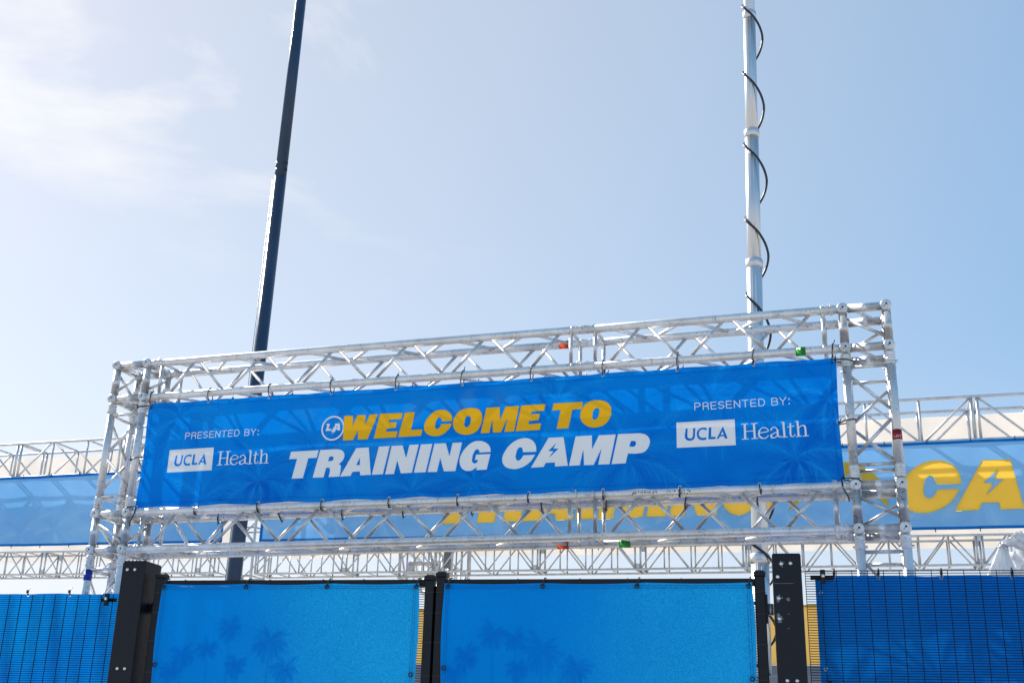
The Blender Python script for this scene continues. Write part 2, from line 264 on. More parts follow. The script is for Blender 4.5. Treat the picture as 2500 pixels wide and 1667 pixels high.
def paint(name, col, rough=.45, metal=0.0, var=.15, scale=14.0, spec=.5, bump=.03):
    m, nt, out = newmat(name); L = nt.links.new
    b = nt.nodes.new('ShaderNodeBsdfPrincipled'); g = nt.nodes.new('ShaderNodeNewGeometry')
    n1 = N(nt, 'ShaderNodeTexNoise', Scale=scale, Detail=6.0, Roughness=.6); L(g.outputs['Position'], n1.inputs['Vector'])
    r1 = ramp(nt, [(.3, (1-var,)*3), (.7, (1, 1, 1))]); L(n1.outputs[0], r1.inputs[0])
    L(mixc(nt, 1.0, col, r1.outputs[0], 'MULTIPLY'), b.inputs['Base Color'])
    b.inputs['Metallic'].default_value = metal; b.inputs['Specular IOR Level'].default_value = spec
    rr = N(nt, 'ShaderNodeMapRange'); L(n1.outputs[0], rr.inputs[0])
    rr.inputs[3].default_value = max(.05, rough-.1); rr.inputs[4].default_value = rough+.1
    L(rr.outputs[0], b.inputs['Roughness'])
    bp = N(nt, 'ShaderNodeBump', Strength=bump, Distance=.002); L(n1.outputs[0], bp.inputs['Height']); L(bp.outputs[0], b.inputs['Normal'])
    L(b.outputs[0], out.inputs[0]); return m

def fabric(name, col=None, trans=.35, tcol=None, rough=.55, pix=0.0, pixscale=95.0, weave=True, attr=None, spec=.25, tgain=1.0, wrinkle=0.0):
    """thin printed cloth: diffuse/gloss in front, translucent from behind"""
    m, nt, out = newmat(name); L = nt.links.new
    g = nt.nodes.new('ShaderNodeNewGeometry')
    if attr:
        a = nt.nodes.new('ShaderNodeAttribute'); a.attribute_name = attr; c = a.outputs['Color']
    else:
        rgb = nt.nodes.new('ShaderNodeRGB'); rgb.outputs[0].default_value = (*col, 1); c = rgb.outputs[0]
    if pix > 0:
        # blotchy print grain, stronger on the light part of the print
        n = N(nt, 'ShaderNodeTexNoise', Scale=pixscale, Detail=1.5, Roughness=.5); L(g.outputs['Position'], n.inputs['Vector'])
        r = ramp(nt, [(.40, (1-pix, 1-.75*pix, 1-.5*pix)), (.60, (1+.6*pix, 1+.5*pix, 1+.3*pix))]); L(n.outputs[0], r.inputs[0])
        if attr:
            w = nt.nodes.new('ShaderNodeAttribute'); w.attribute_name = 'grain'
            fac = w.outputs['Fac']
        else: fac = 1.0
        c = mixc(nt, fac, c, mixc(nt, 1.0, c, r.outputs[0], 'MULTIPLY'))
    n2 = N(nt, 'ShaderNodeTexNoise', Scale=3.0, Detail=4.0); L(g.outputs['Position'], n2.inputs['Vector'])
    r2 = ramp(nt, [(.3, (.93, .94, .95)), (.7, (1, 1, 1))]); L(n2.outputs[0], r2.inputs[0])
    c = mixc(nt, 1.0, c, r2.outputs[0], 'MULTIPLY')
    b = nt.nodes.new('ShaderNodeBsdfPrincipled'); L(c, b.inputs['Base Color'])
    b.inputs['Roughness'].default_value = rough; b.inputs['Specular IOR Level'].default_value = spec
    t = nt.nodes.new('ShaderNodeBsdfTranslucent')
    if tcol: t.inputs[0].default_value = (*tcol, 1)
    elif tgain != 1.0:
        L(mixc(nt, 1.0, c, (tgain,)*3, 'MULTIPLY'), t.inputs[0])
    else: L(c, t.inputs[0])
    if wrinkle:
        mpw = N(nt, 'ShaderNodeMapping'); mpw.inputs['Scale'].default_value = (1.0, 1.0, .55); mpw.inputs['Rotation'].default_value = (0, .5, 0); L(g.outputs['Position'], mpw.inputs[0])
        nw = N(nt, 'ShaderNodeTexNoise', Scale=5.0, Detail=3.0, Distortion=1.2); L(mpw.outputs[0], nw.inputs['Vector'])
        bw = N(nt, 'ShaderNodeBump', Strength=wrinkle, Distance=.02); L(nw.outputs[0], bw.inputs['Height']); L(bw.outputs[0], b.inputs['Normal']); L(bw.outputs[0], t.inputs['Normal'])
    if weave:
        bp = N(nt, 'ShaderNodeBump', Strength=.12, Distance=.002)
        n3 = N(nt, 'ShaderNodeTexNoise', Scale=260.0, Detail=1.0); L(g.outputs['Position'], n3.inputs['Vector'])
        L(n3.outputs[0], bp.inputs['Height']); L(bp.outputs[0], b.inputs['Normal'])
    mx = nt.nodes.new('ShaderNodeMixShader'); mx.inputs[0].default_value = trans
    L(b.outputs[0], mx.inputs[1]); L(t.outputs[0], mx.inputs[2]); L(mx.outputs[0], out.inputs[0])
    return m

ALU = alu('truss_aluminium')
ALU2 = alu('truss_aluminium_worn', (.78, .78, .79), .48, .70, .95)
ALUB = alu('background_aluminium', (.74, .74, .75), .48, .7, .3)
STEEL = alu('bolt_steel', (.82, .82, .80), .28, 1.0, .2)
MASTM = alu('mast_metal', (.66, .67, .69), .34, .85, .05, .2)
BLACK = paint('black_powder_coat', (.006, .009, .017), .45, 0, .35, 22, .3)
BLACKW = paint('black_wire_coating', (.007, .008, .011), .6, 0, .2, 30, .15)
TIE = paint('black_nylon', (.012, .012, .014), .4, 0, .2, 40)
HOLE = paint('bolt_hole_dark', (.02, .018, .016), .7)
NAVY = paint('navy_pole_paint', (.022, .050, .105), .20, .0, .2, 5, .35, .01)
CABLE = paint('cable_rubber', (.014, .015, .018), .35, 0, .2, 30)
GALV = alu('galvanised_steel', (.62, .63, .64), .45, .8, .2)
LETTERW = fabric('white_print', (.95, .95, .95), .10, weave=False)
LETTERY = fabric('gold_print', (1.0, .52, .004), .10, weave=False)
YELB = fabric('yellow_print_backlit', (1.0, .62, .075), .5, weave=False, tgain=1.0)
LETTERW2 = fabric('white_print_small', (.93, .93, .94), .05, weave=False)
GROM = alu('grommet_nickel', (.85, .85, .84), .25, 1.0, .1)
GROMB = paint('grommet_black', (.012, .012, .014), .4)
ORANGE = paint('orange_tape', (.72, .075, .02), .4)
GREEN = paint('green_tape', (.02, .36, .035), .4)
BLUET = paint('blue_tape', (.012, .045, .42), .35)
RED = paint('red_sticker', (.55, .012, .02), .4)
WHITEP = paint('white_ink', (.75, .75, .75), .5)
YELLOW = fabric('yellow_board', (.96, .74, .30), .5)
YELD = paint('yellow_seam', (.62, .38, .03), .6)
GREYC = paint('grey_cabinet', (.22, .24, .27), .5, 0, .1, 6)
DARKP = paint('dark_plate', (.02, .018, .014), .5)
PLASTIC = fabric('white_plastic_sheet', (.82, .83, .85), .45, rough=.28, spec=.5)
CONC = paint('concrete_ground', (.56, .51, .44), .85, 0, .3, 1.2, .2, .1)

# ---------------------------------------------------------------- ground
g = mesh_from([(-400, -300, 0), (400, -300, 0), (400, 700, 0), (-400, 700, 0)], [(0, 1, 2, 3)])
tag(link('ground', g, None, CONC), kind='structure')

# ---------------------------------------------------------------- front truss gate
S = .24; LX = 4.6089/2; GZ = 3.3884; G = .7956
XS = [-LX-S, -LX, LX, LX+S]; ZS = [GZ+G/2+S, GZ+G/2, GZ-G/2, GZ-G/2-S]
YS = [0, .245]
RC = .025; RB = .0102
gate = thing('truss_gate', (0, .12, 0), 'silver box truss goalpost gate carrying the blue welcome banner', 'truss gate')

def coupler_mesh(length, pins=True):
    mb = MB(); h = length/2
    pr = [(.0253, -h), (.0285, -h+.004), (.0285, -h+.014), (.0262, -h+.019), (.0262, -.012), (.0280, -.009), (.0280, -.003), (.0258, -.001), (.0258, .001), (.0280, .003), (.0280, .009), (.0262, .012), (.0262, h-.019), (.0285, h-.014), (.0285, h-.004), (.0253, h)]
    mb.lathe(pr, None, 20)
    if pins:
        for k, z in ((0, -h*.5), (1.2, h*.5)):
            d = Vector((math.cos(k), math.sin(k), 0))
            mb.path([d*-.038+Vector((0, 0, z)), d*.04+Vector((0, 0, z))], .0042, 8)
            mb.path([d*.036+Vector((0, 0, z))+Vector((.004*math.cos(a), .004*math.sin(a), .010*math.sin(a)-.008)) for a in [i*.9 for i in range(8)]], .0011, 4)
    return mb.mesh([ALU2], 'coupler')
CPL = coupler_mesh(.15); CPS = coupler_mesh(.075)
def coupler(c, axis, me=CPL, roll=0.0):
    q = Vector(axis).to_track_quat('Z', 'Y').to_matrix().to_4x4()
    return link('coupler', me, gate, None, Matrix.Translation(c) @ q @ Matrix.Rotation(roll, 4, 'Z'))

def hub_mesh():
    mb = MB(); R = Matrix.Rotation(math.pi/2, 4, 'X')
    mb.lathe([(.012, -.034), (.024, -.0325), (.0300, -.027), (.0322, -.018), (.0322, .018), (.0305, .029), (.026, .0335)], R, 24)
    mb.lathe([(.0215, .031), (.0215, .0352), (.0195, .0358)], R, 24)
    for dx, dz, rr in ((.003, .002, .0062), (-.007, -.009, .0032)):
        M = Matrix.Translation((dx, 0, dz)) @ R
        mb.lathe([(rr, .034), (rr, .0364)], M, 12, 1)
    return mb.mesh([ALU2, HOLE], 'corner_hub')
HUB = hub_mesh()
for xi, x in enumerate(XS):
    for z in ZS:
        for yi, y in enumerate(YS):
            M = Matrix.Translation((x, y, z)) @ Matrix.Rotation(rng.choice((0, 1.57, 3.14, .6)), 4, 'Y') if False else Matrix.Translation((x, y, z))
            if yi == 1: M = M @ Matrix.Rotation(math.pi, 4, 'Z')
            link('corner_hub', HUB, gate, None, M)

def chord(a, b, m=ALU): return tube('chord', a, b, RC, m, gate, 20)
def brace(a, b, r=RB, m=ALU): return tube('brace', a, b, r, m, gate, 12)

# corner boxes: hub to hub tubes
for tw in ((0, 1), (2, 3)):
    xa, xb = XS[tw[0]], XS[tw[1]]
    for z in ZS:
        for y in YS: chord((xa+.03, y, z), (xb-.03, y, z))
        for x in (xa, xb): chord((x, YS[0]+.03, z), (x, YS[1]-.03, z))
    for x in (xa, xb):
        for y in YS:
            chord((x, y, ZS[1]+.03), (x, y, ZS[0]-.03), ALU2)
            chord((x, y, ZS[3]+.03), (x, y, ZS[2]-.03), ALU2)
            # 2.5 ft mid section and the leg below
            chord((x, y, ZS[2]+.045), (x, y, ZS[1]-.045), ALU2)
            chord((x, y, .02), (x, y, ZS[3]-.045), ALU2)
            for z, rl in ((ZS[1]-.075, .3), (ZS[2]+.075, 1.1), (ZS[3]-.075, .7)):
                coupler((x, y, z), (0, 0, 1), CPS, rl+x+y*9)
    inn, out = (xb, xa) if tw[0] == 0 else (xa, xb)
    # corner box diagonals
    for y, fl in ((YS[0], 0), (YS[1], 1)):
        hi, lo = (inn, out) if not fl else (out, inn)
        brace((hi, y, ZS[0]-.055), (lo, y, ZS[1]+.05))
        hi, lo = (out, inn) if (tw[0] == 0) != bool(fl) else (inn, out)
        brace((hi, y, ZS[2]-.055), (lo, y, ZS[3]+.05))
    for x, fl in ((xa, 0), (xb, 1)):
        a, b = (YS[0], YS[1]) if not fl else (YS[1], YS[0])
        brace((x, a, ZS[0]-.05), (x, b, ZS[1]+.05)); brace((x, a, ZS[2]-.05), (x, b, ZS[3]+.05))
    for z in ZS: brace((xa+.05, YS[0], z), (xb-.05, YS[1], z))
    # mid section
    zt, zb, zm = ZS[1]-.115, ZS[2]+.115, (ZS[1]+ZS[2])/2
    def face(p0, p1, zt, zb, nseg, start):
        # horizontal struts and a zigzag between two chords (x, y)
        st = lambda p, z: (p[0], p[1], z)
        brace(st(p0, zt), st(p1, zt)); brace(st(p0, zb), st(p1, zb))
        zz = [zt-.03-(zt-zb-.06)*i/nseg for i in range(nseg+1)]
        cur = start
        for i in range(nseg):
            A, B = (p0, p1) if cur else (p1, p0)
            brace(st(A, zz[i]-.008), st(B, zz[i+1]+.008)); cur = not cur
    fi, fo = (inn, YS[0]), (out, YS[0]); ri, ro = (inn, YS[1]), (out, YS[1])
    face(fi, fo, zt, zb, 2, True); face(ri, ro, zt-.02, zb+.02, 2, False)
    face(fo, ro, zt, zb, 2, True); face(fi, ri, zt, zb, 2, False)
    zt2, zb2 = ZS[3]-.125, .12
    face(fi, fo, zt2, zb2, 8, True); face(ri, ro, zt2-.03, zb2, 8, False)
    face(fo, ro, zt2, zb2, 8, True); face(fi, ri, zt2, zb2, 8, False)
    mb = MB(); mb.box(((xa+xb)/2, .1225, .01), (.5, .5, .02)); mb.obj('base_plate', [GALV], gate)

# beams: a 10 ft and a 5 ft section each, joined at XJ
XJ = .768
secs = [(-LX+.026, XJ-.001, [-2.131, -1.923, -1.678, -1.415, -1.147, -.895, -.628, -.369, -.112, .151, .414, .643], (-2.193, .691)),
        (XJ+.001, LX-.026, [.904, 1.145, 1.392, 1.649, 1.895, 2.147], (.843, 2.193))]
for zt, zb in ((ZS[0], ZS[1]), (ZS[2], ZS[3])):
    for x0, x1, nodes, sts in secs:
        for y in YS:
            for z in (zt, zb): chord((x0, y, z), (x1, y, z), ALU if y == 0 else ALU2)
        for x in sts:
            for y in YS: brace((x, y, zb), (x, y, zt), .0115)
            for z in (zt, zb): brace((x, YS[0], z), (x, YS[1], z))
        for i in range(len(nodes)-1):
            up0 = i % 2  # even node index = bottom chord
            xa, xb = nodes[i]+.012, nodes[i+1]-.012
            brace((xa, 0, zt if up0 else zb), (xb, 0, zb if up0 else zt))
            brace((xa, YS[1], zb if up0 else zt), (xb, YS[1], zt if up0 else zb))
            for z in (zt, zb):
                a, b = (YS[0], YS[1]) if not up0 else (YS[1], YS[0])
                brace((xa, a, z), (xb, b, z))
    for y in YS:
        for z in (zt, zb):
            coupler((XJ, y, z), (1, 0, 0), CPL, z*7+y)
            for sx in (-1, 1): coupler((sx*(LX-.085), y, z), (1, 0, 0), CPS, z*5+y*3)

def band(name, a, b, mat, r=.0262, label=None):
    o = tube(name, a, b, r, mat, gate, 20)
    if label: o['label'] = label
band('tape_band', (.555, YS[1], ZS[0]), (.637, YS[1], ZS[0]), ORANGE, label='orange tape band')
band('tape_band', (.56, YS[1], ZS[3]), (.63, YS[1], ZS[3]), ORANGE, label='orange tape band')
band('tape_band', (.937, YS[1], ZS[3]), (1.005, YS[1], ZS[3]), GREEN, label='green tape band')
band('tape_band', (2.03, 0, ZS[1]), (2.085, 0, ZS[1]), GREEN, label='green tape band')
band('tape_band', (XS[0], 0, 2.555), (XS[0], 0, 2.625), BLUET, label='blue tape band')
band('size_sticker', (XS[3], 0, 3.235), (XS[3], 0, 3.292), RED, label='red size sticker')

OLIVE = paint('olive_paint_marks', (.10, .095, .03), .7)
mb = MB(); ro = random.Random(9)
for i in range(70):
    u = ro.random(); x = 1.05+.30*u+(.05 if u > .55 else 0); a = -1.55+ro.gauss(0, .22); l = ro.uniform(.001, .007); w_ = ro.uniform(.05, .22)
    P_ = lambda dx, da: (x+dx, .0254*math.cos(a+da), ZS[2]+.0254*math.sin(a+da)+.0)
    mb.add([(x, -.0254*math.cos(a+1.55-w_), ZS[2]+.0254*math.sin(a+1.55-w_)), (x+l, -.0254*math.cos(a+1.55-w_), ZS[2]+.0254*math.sin(a+1.55-w_)), (x+l*1.4, -.0254*math.cos(a+1.55+w_), ZS[2]+.0254*math.sin(a+1.55+w_)), (x+l*.4, -.0254*math.cos(a+1.55+w_), ZS[2]+.0254*math.sin(a+1.55+w_))], [(0, 1, 2, 3)])
pm = mb.obj('paint_marks', [OLIVE], gate); pm['kind'] = 'stuff'
def text_mesh(body, size):
    cu = bpy.data.curves.new('t', 'FONT'); cu.body = body; cu.size = size; cu.align_x = 'CENTER'; cu.align_y = 'CENTER'
    cu.resolution_u = 3
    o = bpy.data.objects.new('t', cu); COL.objects.link(o)
    dg = bpy.context.evaluated_depsgraph_get()
    me = bpy.data.meshes.new_from_object(o.evaluated_get(dg))
    bpy.data.objects.remove(o); bpy.data.curves.remove(cu)
    return me
me = text_mesh('2.5FT', .020)
for v in me.vertices:   # upside down, wrapped round the chord
    a = -v.co.x/.0266
    v.co = Vector((XS[3]+.0266*math.sin(a), -.0266*math.cos(a), 3.252-v.co.y))
link('sticker_lettering', me, gate, WHITEP)

# ---------------------------------------------------------------- print rasteriser (numpy canvas on the cloth's own grid)
def densify(c):
    out = []; n = len(c)
    for i in range(n):
        p0, p1, p2, p3 = c[i-1], c[i], c[(i+1) % n], c[(i+2) % n]
        out.append((p1[0], p1[1]))
        if p1[2] and p2[2]: continue
        t1 = (0, 0) if p1[2] else ((p2[0]-p0[0])/2, (p2[1]-p0[1])/2); t2 = (0, 0) if p2[2] else ((p3[0]-p1[0])/2, (p3[1]-p1[1])/2)
        if p1[2]: t1 = (p2[0]-p1[0], p2[1]-p1[1])
        if p2[2]: t2 = (p2[0]-p1[0], p2[1]-p1[1])
        for k in (1, 2, 3):
            t = k/4; h1 = 2*t**3-3*t*t+1; h2 = -2*t**3+3*t*t; h3 = t**3-2*t*t+t; h4 = t**3-t*t
            out.append(tuple(h1*p1[j]+h2*p2[j]+h3*t1[j]+h4*t2[j] for j in (0, 1)))
    return out

class Canvas:
    def __init__(s, x0, x1, z0, z1, step):
        s.nx = int(round((x1-x0)/step))+1; s.nz = int(round((z1-z0)/step))+1
        s.x = np.linspace(x0, x1, s.nx); s.z = np.linspace(z0, z1, s.nz); s.step = step
        s.rgb = np.zeros((s.nz, s.nx, 3)); s.x0, s.z0 = x0, z0
    def noise(s, freq, seed, octv=4, ang=0.0, stretch=1.0):
        r = np.random.RandomState(seed); out = np.zeros((s.nz, s.nx)); amp = 1; tot = 0
        X, Z = np.meshgrid(s.x, s.z); ca, sa = math.cos(ang), math.sin(ang)
        U = (X*ca+Z*sa)/stretch; V = -X*sa+Z*ca
        for o in range(octv):
            f = freq*2**o; g = r.rand(64, 64)
            u = U*f+r.rand()*50; v = V*f+r.rand()*50
            iu = np.floor(u).astype(int); iv = np.floor(v).astype(int); fu = u-iu; fv = v-iv
            fu = fu*fu*(3-2*fu); fv = fv*fv*(3-2*fv)
            a = g[iv % 64, iu % 64]; b = g[iv % 64, (iu+1) % 64]; c = g[(iv+1) % 64, iu % 64]; d = g[(iv+1) % 64, (iu+1) % 64]
            out += amp*((a*(1-fu)+b*fu)*(1-fv)+(c*(1-fu)+d*fu)*fv); tot += amp; amp *= .5
        return out/tot
    def blade(s, p, q, w, col, alpha):
        # tapering soft stroke p -> q
        px, pz = p; qx, qz = q; m = w+s.step
        i0 = max(0, int((min(px, qx)-m-s.x0)/s.step)); i1 = min(s.nx, int((max(px, qx)+m-s.x0)/s.step)+2)
        j0 = max(0, int((min(pz, qz)-m-s.z0)/s.step)); j1 = min(s.nz, int((max(pz, qz)+m-s.z0)/s.step)+2)
        if i1 <= i0 or j1 <= j0: return
        X = s.x[i0:i1][None, :]; Z = s.z[j0:j1][:, None]
        dx, dz = qx-px, qz-pz; L2 = dx*dx+dz*dz+1e-12
        t = np.clip(((X-px)*dx+(Z-pz)*dz)/L2, 0, 1)
        d = np.hypot(X-px-t*dx, Z-pz-t*dz)
        c = np.clip((w*(1-.8*t)-d)/s.step+.5, 0, 1)*alpha
        s.rgb[j0:j1, i0:i1] += (np.array(col)-s.rgb[j0:j1, i0:i1])*c[..., None]
    def frond(s, base, ang, length, droop, col, alpha, rnd, n=34, lw=.0035, ll=.30):
        x, z = base; a = ang; st = length/n
        for i in range(n):
            nx_, nz_ = x+st*math.cos(a), z+st*math.sin(a)
            s.blade((x, z), (nx_, nz_), lw*.9, col, alpha)
            f = i/n
            le = length*ll*math.sin(math.pi*min(1, .12+f*.95))
            if f > .12:
                for sd in (-1, 1):
                    la = a+sd*(.55+.25*rnd.random())-.25*rnd.random()
                    l2 = le*(.7+.5*rnd.random())
                    s.blade((x, z), (x+l2*math.cos(la), z+l2*math.sin(la)-.1*l2), lw*(.7+.6*rnd.random()), col, alpha*(.5+.5*rnd.random()))
            x, z = nx_, nz_; a -= droop/n*(1 if math.cos(a) > 0 else -1)
    def palm(s, top, R, trunk_w, z_bottom, dark, light, alpha, rnd, nf=15):
        tx, tz = top
        if trunk_w:
            n = 24
            for i in range(n):
                z = z_bottom+(tz-z_bottom)*i/n; w = trunk_w*(.75+.35*math.sin(math.pi*(.25+.75*i/n)))*(.92+.16*rnd.random())
                s.blade((tx-w*.5, z), (tx+w*.5, z+.004), (tz-z_bottom)/n*1.1, dark, alpha)
                s.blade((tx+w*.5, z), (tx-w*.5, z+.004), (tz-z_bottom)/n*1.1, dark, alpha)
        for k in range(nf):
            a = math.radians(-60+300*k/(nf-1))+rnd.uniform(-.12, .12)
            s.frond((tx, tz), a, R*rnd.uniform(.7, 1.1), rnd.uniform(.6, 1.3), dark if k % 3 else light, alpha*rnd.uniform(.5, 1), rnd)
    def inside(s, contours, XZ, fx=lambda x: x, fz=lambda z: z):
        X, Z = XZ; m = np.zeros(X.shape, bool)
        for c in contours:
            c = densify(c); n = len(c)
            for i in range(n):
                x1, z1 = fx(c[i][0]), fz(c[i][1]); x2, z2 = fx(c[(i+1) % n][0]), fz(c[(i+1) % n][1])
                if z1 == z2: continue
                k = ((Z >= min(z1, z2)) & (Z < max(z1, z2))) & (X < x1+(Z-z1)*(x2-x1)/(z2-z1))
                m ^= k
        for _ in range(s.ero):
            e = m.copy(); e[1:] &= m[:-1]; e[:-1] &= m[1:]; e[:, 1:] &= m[:, :-1]; e[:, :-1] &= m[:, 1:]; m = e
        return m
    ero = 0
    cut = None
    def mesh(s, to3d, name, mats, grain=None, rgba=True):
        X, Z = np.meshgrid(s.x, s.z)
        P = to3d(X.ravel(), Z.ravel()).astype(np.float32)
        nx, nz = s.nx, s.nz
        idx = np.arange(nx*nz).reshape(nz, nx)
        F = np.stack([idx[:-1, :-1], idx[:-1, 1:], idx[1:, 1:], idx[1:, :-1]], -1).reshape(-1, 4)
        if s.cut is not None:     # the lettering is let into the sheet
            k = s.cut.ravel(); F = F[~(k[F].all(1))]
        me = bpy.data.meshes.new(name)
        me.vertices.add(nx*nz); me.vertices.foreach_set('co', P.ravel())
        nf = len(F); me.loops.add(nf*4); me.loops.foreach_set('vertex_index', F.ravel().astype(np.int32))
        me.polygons.add(nf); me.polygons.foreach_set('loop_start', np.arange(0, nf*4, 4, dtype=np.int32))
        me.update(calc_edges=True)
        me.polygons.foreach_set('use_smooth', [True]*nf)
        ca = me.color_attributes.new('print', 'FLOAT_COLOR', 'POINT')
        ca.data.foreach_set('color', np.concatenate([np.clip(s.rgb.reshape(-1, 3), 0, 1), np.ones((nx*nz, 1))], 1).astype(np.float32).ravel())
        if grain is not None:
            at = me.attributes.new('grain', 'FLOAT', 'POINT'); at.data.foreach_set('value', grain.astype(np.float32).ravel())
        for m in mats: me.materials.append(m)
        return me

def lerp(a, b, t): return np.array(a)[None, None]*(1-t[..., None])+np.array(b)[None, None]*t[..., None]
def smooth(a, e0, e1):
    t = np.clip((a-e0)/(e1-e0), 0, 1); return t*t*(3-2*t)

# ---------------------------------------------------------------- lettering from outlines
def outline_mesh(contours, plane, thick=.0003):
    """contours: [[x, z, corner], ...] filled even-odd; plane(x, z) -> 3D"""
    cu = bpy.data.curves.new('g', 'CURVE'); cu.dimensions = '2D'; cu.fill_mode = 'BOTH'; cu.resolution_u = 6
    for c in contours:
        sp = cu.splines.new('BEZIER'); sp.bezier_points.add(len(c)-1); sp.use_cyclic_u = True
        for b, p in zip(sp.bezier_points, c):
            b.co = (p[0], p[1], 0)
            h = 'VECTOR' if (len(p) < 3 or p[2]) else 'AUTO'
            b.handle_left_type = h; b.handle_right_type = h
    o = bpy.data.objects.new('g', cu); COL.objects.link(o)
    dg = bpy.context.evaluated_depsgraph_get()
    me = bpy.data.meshes.new_from_object(o.evaluated_get(dg))
    bpy.data.objects.remove(o); bpy.data.curves.remove(cu)
    for v in me.vertices: v.co = plane(v.co.x, v.co.y)
    return me
def stroke_contours(pts, w):
    P = [Vector((p[0], p[1], 0)) for p in pts]; Lft = []; Rgt = []
    for i, p in enumerate(P):
        t = (P[min(i+1, len(P)-1)]-P[max(i-1, 0)]); t.normalize(); n = Vector((-t.y, t.x, 0))*w/2
        Lft.append(p+n); Rgt.append(p-n)
    return Lft, Rgt
def strokes_mesh(strokes, plane):
    mb = MB()
    for k, (pts, w) in enumerate(strokes):
        if len(pts) > 2:   # smooth the polyline
            q = []
            for i in range(len(pts)-1):
                p0, p1, p2, p3 = pts[max(i-1, 0)], pts[i], pts[i+1], pts[min(i+2, len(pts)-1)]
                for s in range(4):
                    t = s/4
                    q.append(tuple(.5*((2*p1[j])+(-p0[j]+p2[j])*t+(2*p0[j]-5*p1[j]+4*p2[j]-p3[j])*t*t+(-p0[j]+3*p1[j]-3*p2[j]+p3[j])*t**3) for j in (0, 1)))
            q.append(tuple(pts[-1])); pts = q
        l, r = stroke_contours(pts, w); n = len(l); off = k*.00002
        mb.add([plane(p.x, p.y)-Vector((0, off, 0)) for p in l+r], [(i, i+1, n+i+1, n+i) for i in range(n-1)])
    return mb
def arc(cx, cz, rx, rz, a0, a1, n=8):
    return [(cx+rx*math.cos(math.radians(a0+(a1-a0)*i/n)), cz+rz*math.sin(math.radians(a0+(a1-a0)*i/n))) for i in range(n+1)]
THIN = {'P': [[(0, 0), (0, 1)], [(0, 1), (.55, 1)]+arc(.55, .74, .45, .26, 90, -90)+[(0, .48)]],
 'R': [[(0, 0), (0, 1)], [(0, 1), (.55, 1)]+arc(.55, .75, .43, .25, 90, -90)+[(0, .5)], [(.5, .5), (.95, .38), (.98, 0)]],
 'E': [[(1, 1), (0, 1), (0, 0), (1, 0)], [(0, .5), (.9, .5)]],
 'S': [arc(.5, .76, .46, .24, 20, 270)+arc(.5, .25, .48, .25, 90, -160)],
 'N': [[(0, 0), (0, 1), (1, 0), (1, 1)]],
 'T': [[(0, 1), (1, 1)], [(.5, 1), (.5, 0)]],
 'D': [[(0, 0), (0, 1), (.45, 1)]+arc(.45, .5, .53, .5, 90, -90)+[(0, 0)]],
 'B': [[(0, 0), (0, 1), (.55, 1)]+arc(.55, .76, .38, .24, 90, -90)+[(0, .52)], [(.55, .52)]+arc(.55, .26, .45, .26, 90, -90)+[(0, 0)]],
 'Y': [[(0, 1), (.5, .45), (1, 1)], [(.5, .45), (.5, 0)]],
 ':': [[(.35, .08), (.65, .08)], [(.35, .72), (.65, .72)]]}
def thin_strokes(letters, z0, z1, w):
    """straight-cornered thin capitals; each segment is one stroke so that corners stay sharp"""
    out = []
    for ch, x0, x1 in letters:
        for pl in THIN[ch]:
            P = [(x0+(x1-x0)*u, z0+(z1-z0)*v) for u, v in pl]
            for i in range(len(P)-1):
                a = Vector((*P[i], 0)); b = Vector((*P[i+1], 0)); d = (b-a)
                ww = w*1.6 if ch == ':' else w
                if d.length > 1e-5: d.normalize()
                ext = d*(w*.5 if len(pl) < 8 else w*.25)
                out.append(([tuple((a-ext)[:2]), tuple((b+ext)[:2])], ww))
    return out

# ---------------------------------------------------------------- front banner
BY = -.013; BX = 2.252; BZ0, BZ1 = 3.016, 3.732
cv = Canvas(-BX, BX, BZ0, BZ1, .0055)
Xg, Zg = np.meshgrid(cv.x, cv.z)
deep = (.000, .180, .72); mid = (.000, .262, .84); lite = (.008, .38, .92)
n1 = cv.noise(1.1, 3, 5); n2 = cv.noise(3.0, 5, 5, -.7, 2.5)
tt = smooth(n1*.7+n2*.3+.10*(Zg-BZ0-.3), .36, .66)
cv.rgb[:] = lerp(deep, mid, tt)
hl = smooth(cv.noise(2.2, 11, 6, -.5, 1.6), .55, .75)*.35; cv.rgb += (np.array(lite)-cv.rgb)*hl[..., None]
# splash of foam behind the middle of the lettering
for cx, cz, rx, rz in ((-.62, 3.58, .5, .13), (-.5, 3.36, .42, .22), (.05, 3.62, .35, .1), (-.75, 3.2, .3, .2)):
    e = np.exp(-(((Xg-cx)/rx)**2+((Zg-cz)/rz)**2)*1.4)
    gsp = smooth(cv.noise(9, int(cx*10)+30, 6), .42, .66)*e*.5
    cv.rgb += (np.array((.05, .30, .74))-cv.rgb)*gsp[..., None]
rp = random.Random(3)
for (tx, tz, R, tw, al) in ((-1.36, 3.17, .40, .15, .75), (2.0, 3.16, .42, .16, .75), (-2.0, 3.62, .42, 0, .55), (-.95, 3.28, .36, 0, .5), (.62, 3.58, .42, 0, .55), (1.05, 3.2, .42, 0, .6), (1.55, 3.55, .45, 0, .5), (.1, 3.1, .36, 0, .5), (2.2, 3.5, .35, 0, .5), (-1.75, 3.05, .35, 0, .5), (-.3, 3.05, .3, 0, .45)):
    cv.palm((tx, tz), R, tw, BZ0, (.0, .140, .64), (.010, .37, .92), al*.68, rp, 19)
hem = ((np.abs(np.abs(Xg)-(BX-.030)) < .004) | (np.abs(Zg-(BZ1-.030)) < .004) | (np.abs(Zg-(BZ0+.030)) < .004)).astype(float)*.28
cv.rgb += (np.array((.0, .09, .48))-cv.rgb)*hem[..., None]
BANNER = fabric('front_banner_vinyl', attr='print', trans=.22, rough=.5, spec=.06, weave=False, wrinkle=.8, tgain=1.1)
